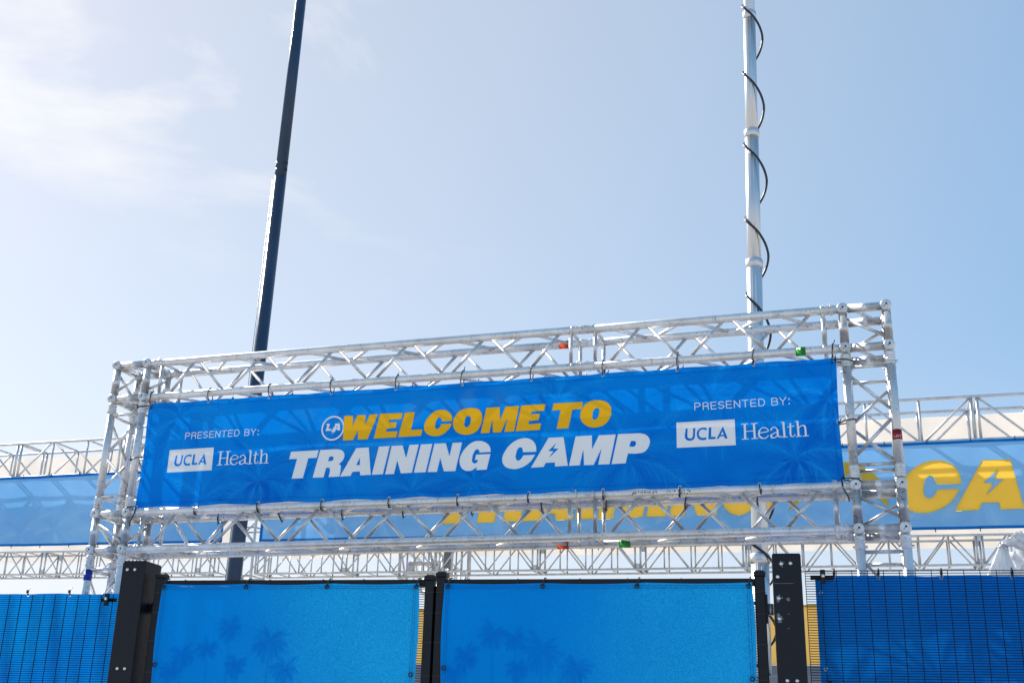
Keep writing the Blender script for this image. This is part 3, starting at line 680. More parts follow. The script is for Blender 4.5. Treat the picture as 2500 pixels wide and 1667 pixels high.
def banner3d(x, z):
    g = (x+BX) % .4504; e = np.minimum(g, .4504-g)/.2252      # 0 at a grommet, 1 mid way
    t = (z-BZ0)/(BZ1-BZ0)
    sag = .009*e**1.3
    zz = z+sag*(1-t)**5-sag*.5*t**6-.012*(x/BX*.5+.5)*(1-t)
    y = BY+.006*np.sin(x*5.1+z*2.0)*np.sin(np.pi*t)+.008*np.cos(x*13.95+1.3)*(np.abs(2*t-1)**5)+.003*np.sin(x*37+z*11)*(np.abs(2*t-1)**3)
    xx = x*(1-.004*np.sin(np.pi*t)*np.abs(x/BX))
    return np.stack([xx, y, zz], -1)
banner = thing('event_banner', (0, BY, BZ0), 'large blue WELCOME TO TRAINING CAMP banner tied inside the front truss', 'banner')
cv.cut = np.zeros(Xg.shape, bool)
wp3 = banner3d(Xg, Zg); WXZ = (wp3[..., 0], wp3[..., 2])
for word in (WEL, TRA, CAM):
    for cs in word.values(): cv.cut |= cv.inside(cs, WXZ)
for dx in (0, -3.3722): cv.cut |= cv.inside(BOX, WXZ, lambda x: x+dx)
link('banner_sheet', cv.mesh(banner3d, 'banner_sheet', [BANNER]), banner)
def bpl(x, z, d=.0016):
    p = banner3d(np.array([x]), np.array([z]))[0]
    # lettering stays where it was measured; only the sheet's ripple is followed
    return Vector((x, p[1]-d, z))
for word, mat, nm in ((WEL, LETTERY, 'gold_letter'), (TRA, LETTERW, 'white_letter'), (CAM, LETTERW, 'white_letter')):
    for k, cs in word.items(): link(nm, outline_mesh(cs, bpl), banner, mat)
ring = [[(-.866+r*math.cos(a), 3.4865+r*math.sin(a), 0) for a in [i*math.pi/8 for i in range(16)]] for r in (.0810, .0705)]
link('logo_ring', outline_mesh(ring, bpl), banner, LETTERW2)
link('logo_letters', outline_mesh(LA, bpl), banner, LETTERW2)
for dx in (0, -3.3722):
    pl = lambda x, z: bpl(x+dx, z)
    link('sponsor_panel', outline_mesh(BOX, pl), banner, LETTERW)
    for a_, b_ in ((0, 7), (7, 10), (10, 17), (17, 20), (20, 24), (24, 30)): strokes_mesh(HEAL[a_:b_], pl).obj('serif_letter', [LETTERW2], banner)
    for lt in PRES: strokes_mesh(thin_strokes([lt], 3.470, 3.5105, .0050), pl).obj('thin_letter', [LETTERW2], banner)

def grommet_mesh(ri=.0055, ro=.0105, mat=GROM):
    mb = MB(); R = Matrix.Rotation(math.pi/2, 4, 'X'); pts = []
    for i in range(16):
        a = 2*math.pi*i/16; pts.append(((ri+ro)/2*math.cos(a), 0, (ri+ro)/2*math.sin(a)))
    mb.path(pts, (ro-ri)/2, 6, True)
    return mb.mesh([mat], 'grommet')
GRM = grommet_mesh(); GRMB = grommet_mesh(.006, .0135, GROMB)
def tie_loop(c, ry, rz, tilt, name, parent, r=.0034, head=.9, tail=0.03, axis='x'):
    mb = MB(); pts = []
    for i in range(18):
        a = 2*math.pi*i/18; u, w = ry*math.cos(a), rz*math.sin(a)
        if axis == 'x': p = Vector((c[0]+tilt*w, c[1]+u, c[2]+w))
        else: p = Vector((c[0]+u, c[1]+w, c[2]+tilt*u))
        pts.append(p)
    mb.path(pts, r, 6, True)
    i = int(head*18) % 18; p = pts[i]
    mb.box(p, (.009, .009, .012))
    if tail:
        mb.path([p, p+Vector((.006+tail*.4*tilt, -.012, .35*tail)), p+Vector((.01+tail*tilt, -.02, tail))], .0026, 5)
    return mb.obj(name, [TIE], parent)
for i in range(11):
    x = -BX+.016+i*(2*BX-.032)/10
    for z, cz in ((BZ1-.014, ZS[1]), (BZ0+.014-.006-.010*(i/10), ZS[2])):
        link('grommet', GRM, banner, None, Matrix.Translation((x, BY-.003, z)))
        if 0 < i < 10:
            lo, hi = (z, cz+.029) if cz > z else (cz-.029, z)
            tie_loop((x+rng.uniform(-.006, .006), -.002, (lo+hi)/2), .031, (hi-lo)/2, rng.uniform(-.15, .15), 'cable_tie', banner, head=.27 if cz > z else .72, tail=rng.choice((.012, .02, -.02)))
for sx in (-1, 1):
    for z in (BZ1-.02, (BZ0+BZ1)/2-.02, BZ0+.008):
        gx = sx*(BX-.014)
        if abs(z-(BZ0+BZ1)/2) < .1: link('grommet', GRM, banner, None, Matrix.Translation((gx, BY-.003, z)))
        cx = sx*LX
        lo, hi = min(gx, cx-sx*-.03), max(gx, cx+sx*.03)
        tie_loop(((lo+hi)/2, -.004, z), (hi-lo)/2, .031, rng.uniform(-.2, .2), 'cable_tie', banner, head=.6, tail=.02, axis='z')
for sx, dz in ((1, 0), (-1, 0)):
    x = sx*(BX-.02)
    tie_loop((x, -.002, ZS[1]-.03), .031, .062, .1*sx, 'cable_tie', banner, head=.25, tail=.02)
    mb = MB(); mb.path([(x, BY-.012, BZ0+.01), (x+.008*sx, -.03, 2.97), (x+.03*sx, -.03, 2.925), (x+.035*sx, -.02, 2.90)], .004, 6); mb.obj('cable_tie', [TIE], banner)

# rear banner: we only see its pale back
RB_ = thing('rear_banner', (0, YS[1], 3.0), 'pale back of a second banner tied to the rear of the front truss', 'banner')
cv2 = Canvas(-2.235, 2.235, 3.03, 3.735, .05)
cv2.rgb[:] = (.66, .64, .62)
BACKV = fabric('banner_back_vinyl', attr='print', trans=.35, rough=.6, weave=False)
link('banner_sheet', cv2.mesh(lambda x, z: np.stack([x, YS[1]+.012+.005*np.sin(x*6), z+.004*np.sin(x*7)*(z < 3.06)], -1), 'rear_sheet', [BACKV]), RB_)
for i in range(1, 10):
    x = -2.2+i*.44+rng.uniform(-.02, .02)
    tie_loop((x, YS[1]+.004, 3.0), .033, .045, rng.uniform(-.35, .35), 'cable_tie', RB_, r=.004, head=.75, tail=-.02)
    tie_loop((x, YS[1]+.004, 3.77), .033, .05, rng.uniform(-.2, .2), 'cable_tie', RB_, head=.25, tail=.015)

# ---------------------------------------------------------------- fence line (its own slightly turned frame)
FO = Vector((2.2852, -.3973, 0)); FD = Vector((.9957, .0927, 0)).normalized(); FN = Vector((-FD.y, FD.x, 0))
FR = Matrix(((FD.x, FN.x, 0), (FD.y, FN.y, 0), (0, 0, 1)))
FM = Matrix.Translation(FO) @ FR.to_4x4()
def fp(s, o, z): return FO+FD*s+FN*o+Vector((0, 0, z))
class FB(MB):
    def fbox(s, s0, s1, o0, o1, z0, z1, mi=0): s.box(fp((s0+s1)/2, (o0+o1)/2, (z0+z1)/2), (s1-s0, o1-o0, z1-z0), mi, FR)
def bevel(o, w=.004, seg=2):
    m = o.modifiers.new('bevel', 'BEVEL'); m.width = w; m.segments = seg; m.limit_method = 'ANGLE'; return o

BOLT = None
def bolt_mesh():
    mb = MB(); R = Matrix.Rotation(math.pi/2, 4, 'X')
    mb.lathe([(.0098, 0), (.0098, .0015), (.0085, .0042), (.0055, .0062), (.002, .0068)], R, 16)
    return mb.mesh([STEEL], 'bolt')
BOLT = bolt_mesh()
def bolt(parent, s, o, z, sc=1.0):
    M = Matrix.Translation(fp(s, o, z)) @ FR.to_4x4() @ Matrix.Scale(sc, 4)
    link('bolt', BOLT, parent, None, M)

PW = .142
def gate_post(s0, ztop, label, bolts, dep):
    t = thing('gate_post', fp(s0+PW/2, 0, 0), label, 'post', 'black steel gate posts')
    mb = FB(); mb.fbox(s0, s0+PW, -.08, -.08+dep, 0, ztop); o = mb.obj('post_shaft', [BLACK], t); bevel(o, .006, 3)
    mb = FB(); mb.fbox(s0+.004, s0+PW-.004, -.076, -.084+dep, ztop, ztop+.004); mb.obj('post_cap', [BLACK], t)
    for ds, z in bolts: bolt(t, s0+ds, -.0805, z)
    return t
pl_ = gate_post(-4.003, 2.528, 'black steel gate post left of the two blue gate screens', [(.035, 2.482), (.081, 2.482), (.054, 1.945), (.098, 1.945)], .19)
pr_ = gate_post(-.419, 2.542, 'scuffed black steel gate post right of the two blue gate screens', [(.045, 2.493), (.090, 2.495), (.024, 2.428), (.024, 2.322), (.022, 2.222), (.045, 1.927), (.092, 1.927)], .15)
# scuffs round the bolts on the right post
SCUFF = paint('scuff_bare_paint', (.22, .23, .27), .6, 0, .5, 200)
for ds, z, r, sd in ((.045, 2.493, .017, 1), (.024, 2.322, .019, 2), (.070, 2.318, .012, 3), (.024, 2.226, .024, 4), (.068, 2.245, .004, 5), (.064, 2.176, .004, 6)):
    rr = random.Random(sd); mb = MB(); v = [fp(-.419+ds, -.0806, z)]
    for i in range(22):
        a = 2*math.pi*i/22; q = r*rr.uniform(.35, 1.1); v.append(fp(-.419+ds+q*math.cos(a), -.0806, z+q*math.sin(a)))
    mb.add(v, [(0, 1+i, 1+(i+1) % 22) for i in range(22)]); mb.obj('scuff', [SCUFF], pr_)
mb = FB(); mb.fbox(-.415, -.318, -.0812, -.0806, 2.3945, 2.3965); mb.obj('scratch', [SCUFF], pr_)

# wire mesh: 358 pattern, 76.2 x 12.7 mm
def wire_mesh(name, s0, s1, z0, z1, o, parent, sx=.0762, sz=.0127, r=.0017, phase=0.0):
    mb = FB()
    n = int((s1-s0)/sx)
    for i in range(n+1):
        s = s0+phase+i*sx
        if s < s1: mb.fbox(s-r, s+r, o-r, o+r, z0, z1)
    k = int((z1-z0)/sz)
    for j in range(k+1):
        z = z1-j*sz; mb.fbox(s0, s1, o-3*r, o-r*1.02, z-r, z+r)
    ob = mb.obj(name, [BLACKW], parent); ob['kind'] = 'stuff'; return ob

def gate_leaf(s0, s1, label, ztl, ztr, zrail):
    t = thing('gate_leaf', fp((s0+s1)/2, 0, 0), label, 'gate', 'swing gate leaves')
    w = .05
    for s, zt in ((s0, ztl), (s1-w, ztr)):
        mb = FB(); mb.fbox(s, s+w, -.025, .025, .06, zt-.03); o = mb.obj('stile', [BLACK], t); bevel(o, .004)
        mb = FB(); c = fp(s+w/2, 0, zt-.03)
        v = []
        for dz, h in ((0, .030), (.018, .030), (.030, .017)):
            for a, b in ((-1, -1), (1, -1), (1, 1), (-1, 1)): v.append(fp(s+w/2+a*h, b*h, zt-.03+dz))
        f = [(0, 3, 2, 1)]+[(r*4+i, r*4+(i+1) % 4, r*4+4+(i+1) % 4, r*4+4+i) for r in (0, 1) for i in range(4)]+[(8, 9, 10, 11)]
        mb.add(v, f); mb.obj('post_cap', [BLACK], o)
        for zb in (2.36, 2.25, 2.10, 1.93, 1.7):
            mb = FB(); mb.fbox(s-.002, s+w+.002, -.027, .027, zb, zb+.004); mb.obj('cable_tie', [TIE], t)
    for z, nm in ((zrail-.036, 'top_rail'), (1.1, 'middle_rail'), (.12, 'bottom_rail')):
        mb = FB(); mb.fbox(s0+w, s1-w, -.02, .02, z, z+.036); o = mb.obj(nm, [BLACK], t); bevel(o, .003)
    wire_mesh('wire_mesh', s0+w, s1-w, .14, zrail-.03, -.022, t, phase=.02)
    r3 = random.Random(int(s0*100))
    for k in range(5):
        s = s0+w+.1+(s1-s0-2*w-.2)*(k+.2*r3.random())/5
        mb = FB(); mb.fbox(s, s+.004, -.023, .023, zrail-.039, zrail+.003); mb.obj('cable_tie', [TIE], t)
    return t
leafL = gate_leaf(-3.818, -2.194, 'left black framed leaf of the double gate', 2.474, 2.456, 2.4305)
leafR = gate_leaf(-2.180, -.459, 'right black framed leaf of the double gate', 2.474, 2.472, 2.4305)
mb = FB(); mb.fbox(-2.205, -2.165, .026, .032, .1, 2.40); mb.obj('stop_strip', [BLACK], leafL)
# hinges
for s0, s1 in ((-3.87, -3.812), (-.462, -.412)):
    for z in (2.28, 1.35, .5):
        par = pl_ if s0 < -2 else pr_
        mb = FB(); mb.path([fp((s0+s1)/2, .03, z-.028), fp((s0+s1)/2, .03, z+.028)], .016, 14)
        mb.fbox(s0, s1, .022, .038, z-.018, z+.018); mb.obj('hinge', [BLACK if s0 < -2 else GALV], par)
mb = FB(); mb.fbox(-.461, -.449, -.02, .03, 2.21, 2.35); mb.obj('hinge_plate', [BLACK], leafR)

# printed gate screens
def screen_canvas(s0, s1, z0, z1, step, cL, cR, palms, seed):
    c = Canvas(s0, s1, z0, z1, step); X, Z = np.meshgrid(c.x, c.z)
    t = np.clip((X-s0)/(s1-s0), 0, 1)
    lo = c.noise(1.6, seed, 4)
    t2 = smooth(t+.35*(lo-.5)+.10*(Z-(z1-.3)), .18, .98)
    c.rgb[:] = lerp(cL, cR, t2)
    rp = random.Random(seed)
    for (px, pz, R, al) in palms:
        dk = np.array(cL)*np.array((.5, .66, .84))
        c.palm((px, pz), R*.60, 0, z0, tuple(dk), tuple(dk), al*.48, rp, 13)
        c.blade((px, pz), (px+.012, z0), .0075, tuple(dk), al*.75)
        e = np.exp(-(((X-px)/(R*.8))**2+((Z-pz)/(R*.7))**2)*1.6)*.3*al
        c.rgb += (dk-c.rgb)*e[..., None]
    return c, np.clip(.25+.95*t2, 0, 1)
SCREEN = fabric('gate_screen_mesh', attr='print', trans=.12, rough=.7, pix=.24, pixscale=140, spec=.05, wrinkle=.7, tgain=1.0)
def screen(s0, s1, z1, label, seed, palms, gs, side):
    z0 = .2
    t = thing('printed_screen', fp((s0+s1)/2, -.05, z0), label, 'screen', 'printed gate screens')
    c, gr = screen_canvas(s0, s1, z0, z1, .008, (.000, .300, .88), (.016, .48, .97), palms, seed)
    H = z1-z0
    def to3(x, z):
        t_ = (z-z0)/H; u = (x-s0)/(s1-s0)
        y = -.034-.006*np.sin(u*9+z*3)*np.sin(np.pi*u)-.010*np.exp(-((u-.93)/.035)**2)*np.clip(1.1-2.2*(1-t_), 0, 1)*np.sin(z*14+1)
        y = y-.004*np.sin(x*21+4*z)*(1-t_)
        zz = z-.006*np.abs(np.sin((x-s0)*math.pi/((s1-s0)/3)))*(t_ > .985)
        x2 = x+.006*np.sin(z*8)*(np.abs(2*u-1)**8)*np.sign(.5-u)
        return np.stack([FO.x+FD.x*x2+FN.x*y, FO.y+FD.y*x2+FN.y*y, zz], -1)
    link('screen_sheet', c.mesh(to3, 'screen_sheet', [SCREEN], gr), t)
    # stitched hems
    for dz in (.016, .028):
        mb = FB(); mb.path([fp(s0+.01, -.044, z1-dz), fp((s0+s1)/2, -.045, z1-dz), fp(s1-.01, -.044, z1-dz)], .0009, 4); mb.obj('stitch_line', [BLUEST], t)
    for ds in (.016, .028):
        for sd in (s0+ds, s1-ds):
            mb = FB(); mb.path([fp(sd, -.046, z1-.01), fp(sd, -.052, 1.2), fp(sd, -.046, z0+.02)], .0009, 4); mb.obj('stitch_line', [BLUEST], t)
    for s in gs:
        link('grommet', GRMB, t, None, Matrix.Translation(fp(s, -.046, z1-.019)) @ FR.to_4x4())
        mb = FB(); mb.path([fp(s, -.05, z1-.018), fp(s+.006, -.048, z1+.006), fp(s+.01, -.03, z1+.026), fp(s+.012, .0, z1+.03)], .0035, 6)
        mb.box(fp(s+.008, -.046, z1+.010), (.012, .008, .012)); mb.obj('cable_tie', [TIE], t)
    for s in (s0+.02, s1-.02):
        for z in (1.97 if s < (s0+s1)/2 else 1.935, 1.4, .8): link('grommet', GRMB, t, None, Matrix.Translation(fp(s, -.05, z)) @ FR.to_4x4())
    return t
BLUEST = paint('blue_thread', (.0, .09, .38), .7)
screen(-3.768, -2.270, 2.408, 'blue printed palm screen on the left gate leaf', 21, [(-3.60, 2.02, .15, .5), (-3.45, 2.06, .13, .45), (-3.33, 2.17, .14, .4), (-3.10, 2.10, .2, .45), (-3.28, 1.97, .12, .4), (-3.0, 1.95, .16, .4), (-3.66, 1.93, .12, .4)], (-3.755, -3.26, -2.79, -2.285), -1)
screen(-2.134, -.520, 2.408, 'blue printed palm screen on the right gate leaf', 22, [(-2.0, 2.03, .14, .5), (-1.86, 2.14, .15, .5), (-1.74, 2.12, .12, .4), (-1.60, 2.06, .22, .4), (-1.72, 1.97, .13, .4), (-1.42, 1.97, .17, .35), (-2.06, 1.95, .12, .4)], (-2.112, -1.60, -1.105, -.54), 1)

# side fences: mesh in front, screen behind
def side_fence(s0, s1, ztop, o, label, phase, brs):
    t = thing('wire_fence_panel', fp((s0+s1)/2, o, 0), label, 'fence', 'black wire fence panels')
    wire_mesh('wire_mesh', s0, s1, .05, ztop, o, t, phase=phase)
    for s, z in brs:
        mb = FB(); mb.fbox(s-.0125, s+.0125, o-.026, o-.008, z-.034, z+.036); ob = mb.obj('clamp_plate', [BLACK], t); bevel(ob, .003)
        a, b = (s-.06, s+.055) if s > -1 else (s-.045, s+.05)
        mb = FB(); mb.fbox(a, b, o+.002, o+.012, z-.011, z+.011); mb.obj('clamp_bar', [BLACK], t)
        bolt(t, s, o-.0262, z+.004, 1.0)
    return t
def side_screen(s0, s1, z1, o, label, cA, cB, seed, gs, step=.012):
    t = thing('fence_screen', fp((s0+s1)/2, o, .1), label, 'screen', 'blue screens behind the wire fence')
    z0 = .1; c = Canvas(s0, s1, z0, z1, step); X, Z = np.meshgrid(c.x, c.z)
    n = c.noise(1.5, seed, 4, 1.2, 1.5); c.rgb[:] = lerp(cA, cB, smooth(n, .3, .7))
    def to3(x, z):
        y = o+.010*np.sin(x*17+2*np.sin(z*3))+.006*np.sin(x*41+z*5)
        zz = z-.005*np.abs(np.sin(x*6))*(z > z1-.02)
        return np.stack([FO.x+FD.x*x+FN.x*y, FO.y+FD.y*x+FN.y*y, zz], -1)
    link('screen_sheet', c.mesh(to3, 'fence_sheet', [FSCREEN2 if s1 < -2 else FSCREEN], np.full(X.shape, .35)), t)
    for s in gs:
        link('grommet', GRM, t, None, Matrix.Translation(fp(s, o-.035, z1-.016)) @ FR.to_4x4())
        mb = FB(); mb.path([fp(s, o-.04, z1-.012), fp(s+.002, o-.045, z1+.012), fp(s+.003, o-.03, z1+.03)], .0036, 6)
        mb.box(fp(s, o-.046, z1+.004), (.013, .008, .018)); mb.obj('cable_tie', [TIE], t)
    return t
FSCREEN = fabric('fence_screen_mesh', attr='print', trans=.12, rough=.7, pix=.2, pixscale=70, spec=.05, wrinkle=.7)
FSCREEN2 = fabric('fence_screen_thin_mesh', attr='print', trans=.32, rough=.7, pix=.2, pixscale=70, spec=.05, wrinkle=.7)
side_fence(-.258, 2.1, 2.4675, 0, 'black wire fence panel at right over dark blue screen', .001, [(-.172, 2.436), (-.172, 1.895)])
side_screen(-.208, 2.1, 2.452, .05, 'plain dark blue screen hung behind the right wire fence', (.000, .245, .92), (.000, .285, .97), 31, (-.115, .10, .40, .73, 1.05, 1.38))
for z in (2.36, 1.99): link('grommet', GRM, [o for o in COL.objects if o.name.startswith('fence_screen')][0], None, Matrix.Translation(fp(-.186, .0, z)) @ FR.to_4x4())
side_fence(-6.4, -4.10, 2.392, .3, 'black wire fence panel at left over bright blue screen', .012, [(-4.285, 2.362)])
side_screen(-6.4, -4.128, 2.408, .35, 'bright blue screen hung behind the left wire fence', (.000, .25, .92), (.0, .34, .96), 33, (-4.55, -4.83, -5.12, -5.4))

# ---------------------------------------------------------------- poles
def ring_profile(r): return None
dp = thing('lamp_pole', (-6.594, 8.708, 0), 'tall dark navy pole behind the left part of the truss gate', 'pole')
tl = Vector((.0101, .0059, 1))
def dpt(z): return Vector((-6.594, 8.708, 0))+tl*z
mb = MB(); mb.path([dpt(z) for z in (0, 3, 6, 10.45)], .105, 28, rs=[.112, .108, .104, .099]); mb.obj('pole_shaft', [NAVY], dp)
mb = MB(); mb.path([dpt(z) for z in (10.451, 13, 16.5)], .095, 28, rs=[.096, .092, .084]); mb.obj('upper_shaft', [NAVY], dp)
for z in (10.56, 10.68):
    for a in (-1.9, -.2, 1.45, 3.1):
        d = Vector((math.cos(a), math.sin(a), 0)); mb = MB()
        mb.path([dpt(z)+d*.085, dpt(z)+d*.118], .016, 8); mb.obj('bolt', [STEEL if a == -1.9 else BLACK], dp)
mb = MB(); mb.path([dpt(z)+Vector((-.118, -.04, 0)) for z in (2, 6, 10.4)], .004, 6); mb.obj('conductor_wire', [CABLE], dp)

# mast on its cabinet with the coiled cable
mt = thing('camera_mast', (1.281, 4.657, 0), 'silver telescoping mast with a black cable coiled round it', 'mast')
tm = Vector((.0261, .0023, 1))
def mpt(z): return Vector((1.281, 4.657, 0))+tm*z
secs_m = [(2.2, 3.35, .084), (3.35, 6.365, .077), (6.365, 7.875, .071), (7.875, 9.36, .065), (9.36, 13.0, .059)]
for z0, z1, r in secs_m:
    o = tube('mast_section', mpt(z0), mpt(z1), r, MASTM, mt, 32)
    for a in (-1.75, -1.3):    # keyway rib along the section
        d = Vector((math.cos(a), math.sin(a), 0)); tube('keyway', mpt(z0)+d*(r-.001), mpt(z1)+d*(r-.001), .0045, MASTM, o, 8)
for (z0, z1, r) in secs_m[:-1]:
    mb = MB(); M = along(mpt(z1-.035), mpt(z1+.035), False)
    mb.lathe([(r*.98, -.045), (r*1.13, -.04), (r*1.13, .035), (r*1.0, .05)], M, 32); c = mb.obj('collar', [MASTM], mt)
    for a in (-2.4, -1.6, -.8):
        d = Vector((math.cos(a), math.sin(a), 0)); mb = MB(); mb.path([mpt(z1-.005)+d*r*1.1, mpt(z1-.005)+d*(r*1.13+.006)], .006, 8); mb.obj('bolt', [STEEL], c)
mb = MB(); pts = []; rc = random.Random(12); zt_ = 8.61+.87*4
TT = [0, .12, .23, .38, .53, .68, .80, .93, 1.0]; AA = [-3.14, -2.0, -1.0, -.4, 0, .4, 1.0, 2.3, 3.14]; RR = [.096, .090, .092, .128, .150, .125, .092, .090, .096]
while zt_ > 2.3:
    ptc = .87*(1 if zt_ > 4.2 else .62)*rc.uniform(.96, 1.04); bl = rc.uniform(.9, 1.1)
    sc_ = .93 if zt_ > 7.8 else 1.0
    for k in range(26):
        t_ = k/26; a = float(np.interp(t_, TT, AA)); rr = float(np.interp(t_, TT, RR))*sc_
        if rr > .1: rr = .1+(rr-.1)*bl
        pts.append(mpt(zt_-ptc*t_)+Vector((rr*math.cos(a), rr*math.sin(a), 0)))
    zt_ -= ptc
for _ in range(2): pts = [pts[0]]+[(pts[i-1]+pts[i]*2+pts[i+1])/4 for i in range(1, len(pts)-1)]+[pts[-1]]
mb.path(pts, .0125, 8); mb.obj('coiled_cable', [CABLE], mt)

cb = thing('equipment_cabinet', (1.9, 4.6, 0), 'grey equipment cabinet under the silver mast', 'cabinet')
Pc = Vector((0, 0, 0))
mb = MB(); mb.box((1.95, 4.85, 1.14), (1.75, .8, 2.28)); o = mb.obj('cabinet_body', [GREYC], cb); bevel(o, .012)
mb = MB(); mb.box((1.95, 4.442, 2.145), (1.70, .012, .012)); mb.obj('trim_strip', [DARKP], cb)
mb = MB(); mb.box((1.27, 4.443, 2.05), (.3, .01, .16)); pl2 = mb.obj('warning_plate', [DARKP], cb)
me = text_mesh('SUMI', .085)
for v in me.vertices: v.co = Vector((1.265+v.co.x*.8, 4.436, 2.065+v.co.y))
link('plate_lettering', me, pl2, YELD)

# yellow boards far behind the fence
yb = thing('yellow_board_wall', (-2.5, 7.04, 0), 'long yellow board wall glimpsed behind the gate posts', 'wall')
for i in range(9):
    x0 = -8.2+i*1.5; x1 = x0+1.493
    mb = MB(); mb.box(((x0+x1)/2, 7.04, 2.88), (x1-x0, .03, .63)); mb.obj('yellow_panel', [YELLOW], yb)
    mb = MB(); mb.box(((x0+x1)/2, 7.04, 1.28), (x1-x0, .03, 2.56)); mb.obj('grey_panel', [GREYC], yb)
mb = MB(); mb.box((-1.45, 7.02, 3.2), (13.5, .05, .02)); mb.obj('top_trim', [YELD], yb)

# ---------------------------------------------------------------- background truss portal
YB0 = 12.343
def bg_truss(name, label, x0, x1, za0, za1, h, D, panel, r, rb, secl, flip=0):
    """za0/za1: height of the front top chord at x0 / x1"""
    t = thing(name, ((x0+x1)/2, YB0, min(za0, za1)-h), label, 'truss', 'background truss spans')
    zt = lambda x: za0+(za1-za0)*(x-x0)/(x1-x0)
    n = int(round((x1-x0)/panel)); per = max(2, int(round(secl/panel)))
    for y in (YB0, YB0+D):
        for dz in (0, -h): tube('chord', (x0, y, zt(x0)+dz), (x1, y, zt(x1)+dz), r, ALUB, t, 12)
    P = lambda x, y, top: (x, y, zt(x)-(0 if top else h))
    for i in range(n+1):
        x = x0+(x1-x0)*i/n
        xs = [x] if i % per else [x-.045, x+.045]
        for k, xx in enumerate(xs):
            xx = min(max(xx, x0), x1)
            for y in (YB0, YB0+D): tube('brace', P(xx, y, 1), P(xx, y, 0), rb*(1.25 if len(xs) > 1 else 1), ALUB, t, 8)
            tube('brace', P(xx, YB0, 1), P(xx, YB0+D, 1), rb, ALUB, t, 8)
            tube('brace', P(xx, YB0, 0), P(xx, YB0+D, 0), rb, ALUB, t, 8)
        if i < n:
            xb = x0+(x1-x0)*(i+1)/n; u = (i+flip) % 2
            tube('brace', P(x+.04, YB0, u), P(xb-.04, YB0, 1-u), rb, ALUB, t, 8)
            tube('brace', P(x+.04, YB0+D, u), P(xb-.04, YB0+D, 1-u), rb, ALUB, t, 8)
        if i % per == 0 and 0 < i < n and h < .6:
            for y in (YB0, YB0+D):
                mb = MB(); c = P(x, y, 1)
                for dx in (-.055, .055): mb.box((x+dx*.8, y, c[2]-h/2), (.03, .012, h))
                mb.box((x, y, c[2]-.05), (.09, .012, .08)); mb.box((x, y, c[2]-h+.05), (.09, .012, .08)); mb.obj('joint_plate', [ALUB], t)
    return t
bg_truss('overhead_truss', 'large upper background truss span at the right edge', -8.25, 6.6, 7.10, 7.055, .70, .78, .81, .026, .019, 2.43)
bg_truss('overhead_truss', 'large upper background truss span at the left edge', -16.2, -9.0, 7.205, 7.19, .69, .78, .81, .026, .019, 2.43, 1)
bg_truss('lower_truss', 'slim lower background truss span under the yellow lettered banner', -8.25, 6.6, 4.965, 4.862, .45, .48, .435, .019, .013, 1.74)
bg_truss('lower_truss', 'slim lower background truss span under the blank left banner', -16.2, -9.0, 5.05, 4.975, .43, .48, .435, .019, .013, 1.74, 1)

def bg_tower(x, label):
    t = thing('truss_tower', (x, YB0+.4, 0), label, 'truss tower')
    xs = (x-.24, x+.24); ys = (YB0+.10, YB0+.58)
    for a in xs:
        for b in ys: tube('chord', (a, b, 0), (a, b, 7.6), .026, ALUB, t, 12)
    n = 17
    for i in range(n):
        z = .1+i*.44; z2 = z+.44
        for b in ys:
            tube('brace', (xs[0], b, z), (xs[1], b, z), .016, ALUB, t, 8)
            u = i % 2; tube('brace', (xs[u], b, z), (xs[1-u], b, z2), .016, ALUB, t, 8)
        for a in xs: tube('brace', (a, ys[0], z), (a, ys[1], z), .016, ALUB, t, 8)
    return t
bg_tower(-8.62, 'background truss tower standing behind the dark navy pole')

# receding truss with hoist hung behind the lower span
rt = thing('receding_truss', (-5.2, 14, 4.2), 'truss running away behind the lower span with a hoist on it', 'truss')
for dx in (0, .55):
    for dz in (4.42, 4.98):
        tube('chord', (-5.5+dx, YB0+.1, dz), (-6.9+dx, 21, dz), .026, ALUB, rt, 12)
for i in range(14):
    f = i/14; x = -5.5-1.4*f; y = YB0+.1+8.55*f; f2 = (i+1)/14; x2 = -5.5-1.4*f2; y2 = YB0+.1+8.55*f2
    for dz in (4.42, 4.98): tube('brace', (x, y, dz), (x+.55, y, dz), .018, ALUB, rt, 8)
    for dx in (0, .55):
        tube('brace', (x+dx, y, 4.42), (x+dx, y, 4.98), .018, ALUB, rt, 8)
        tube('brace', (x+dx, y, 4.42 if i % 2 else 4.98), (x2+dx, y2, 4.98 if i % 2 else 4.42), .018, ALUB, rt, 8)
ht = thing('chain_hoist', (-5.0, 12.9, 4.45), 'chain hoist and steel bracket where the background trusses meet', 'hoist')
mb = MB(); mb.box((-5.15, 12.75, 4.52), (.62, .3, .05)); mb.box((-5.15, 12.75, 4.70), (.5, .25, .04)); mb.box((-5.4, 12.75, 4.61), (.04, .25, .16)); mb.obj('bracket', [ALUB], ht)
mb = MB(); mb.lathe([(.04, -.1), (.06, -.08), (.06, .06), (.04, .1)], Matrix.Translation((-4.72, 12.75, 4.80)), 16); mb.box((-4.72, 12.75, 4.66), (.09, .1, .1)); mb.obj('motor', [GREYC], ht)
mb = MB()
for k in range(4): mb.path([(-4.68+.09*k, 12.8+.05*k, 5.3), (-4.68+.09*k, 12.8+.05*k, 4.42+.05*k)], .014, 6)
mb.obj('chain_fall', [GALV], ht)
for k in range(3): tube('sling', (-4.9+.3*k, 12.7, 5.25), (-4.95+.32*k, 12.72, 4.45), .02, ALUB, ht, 8)

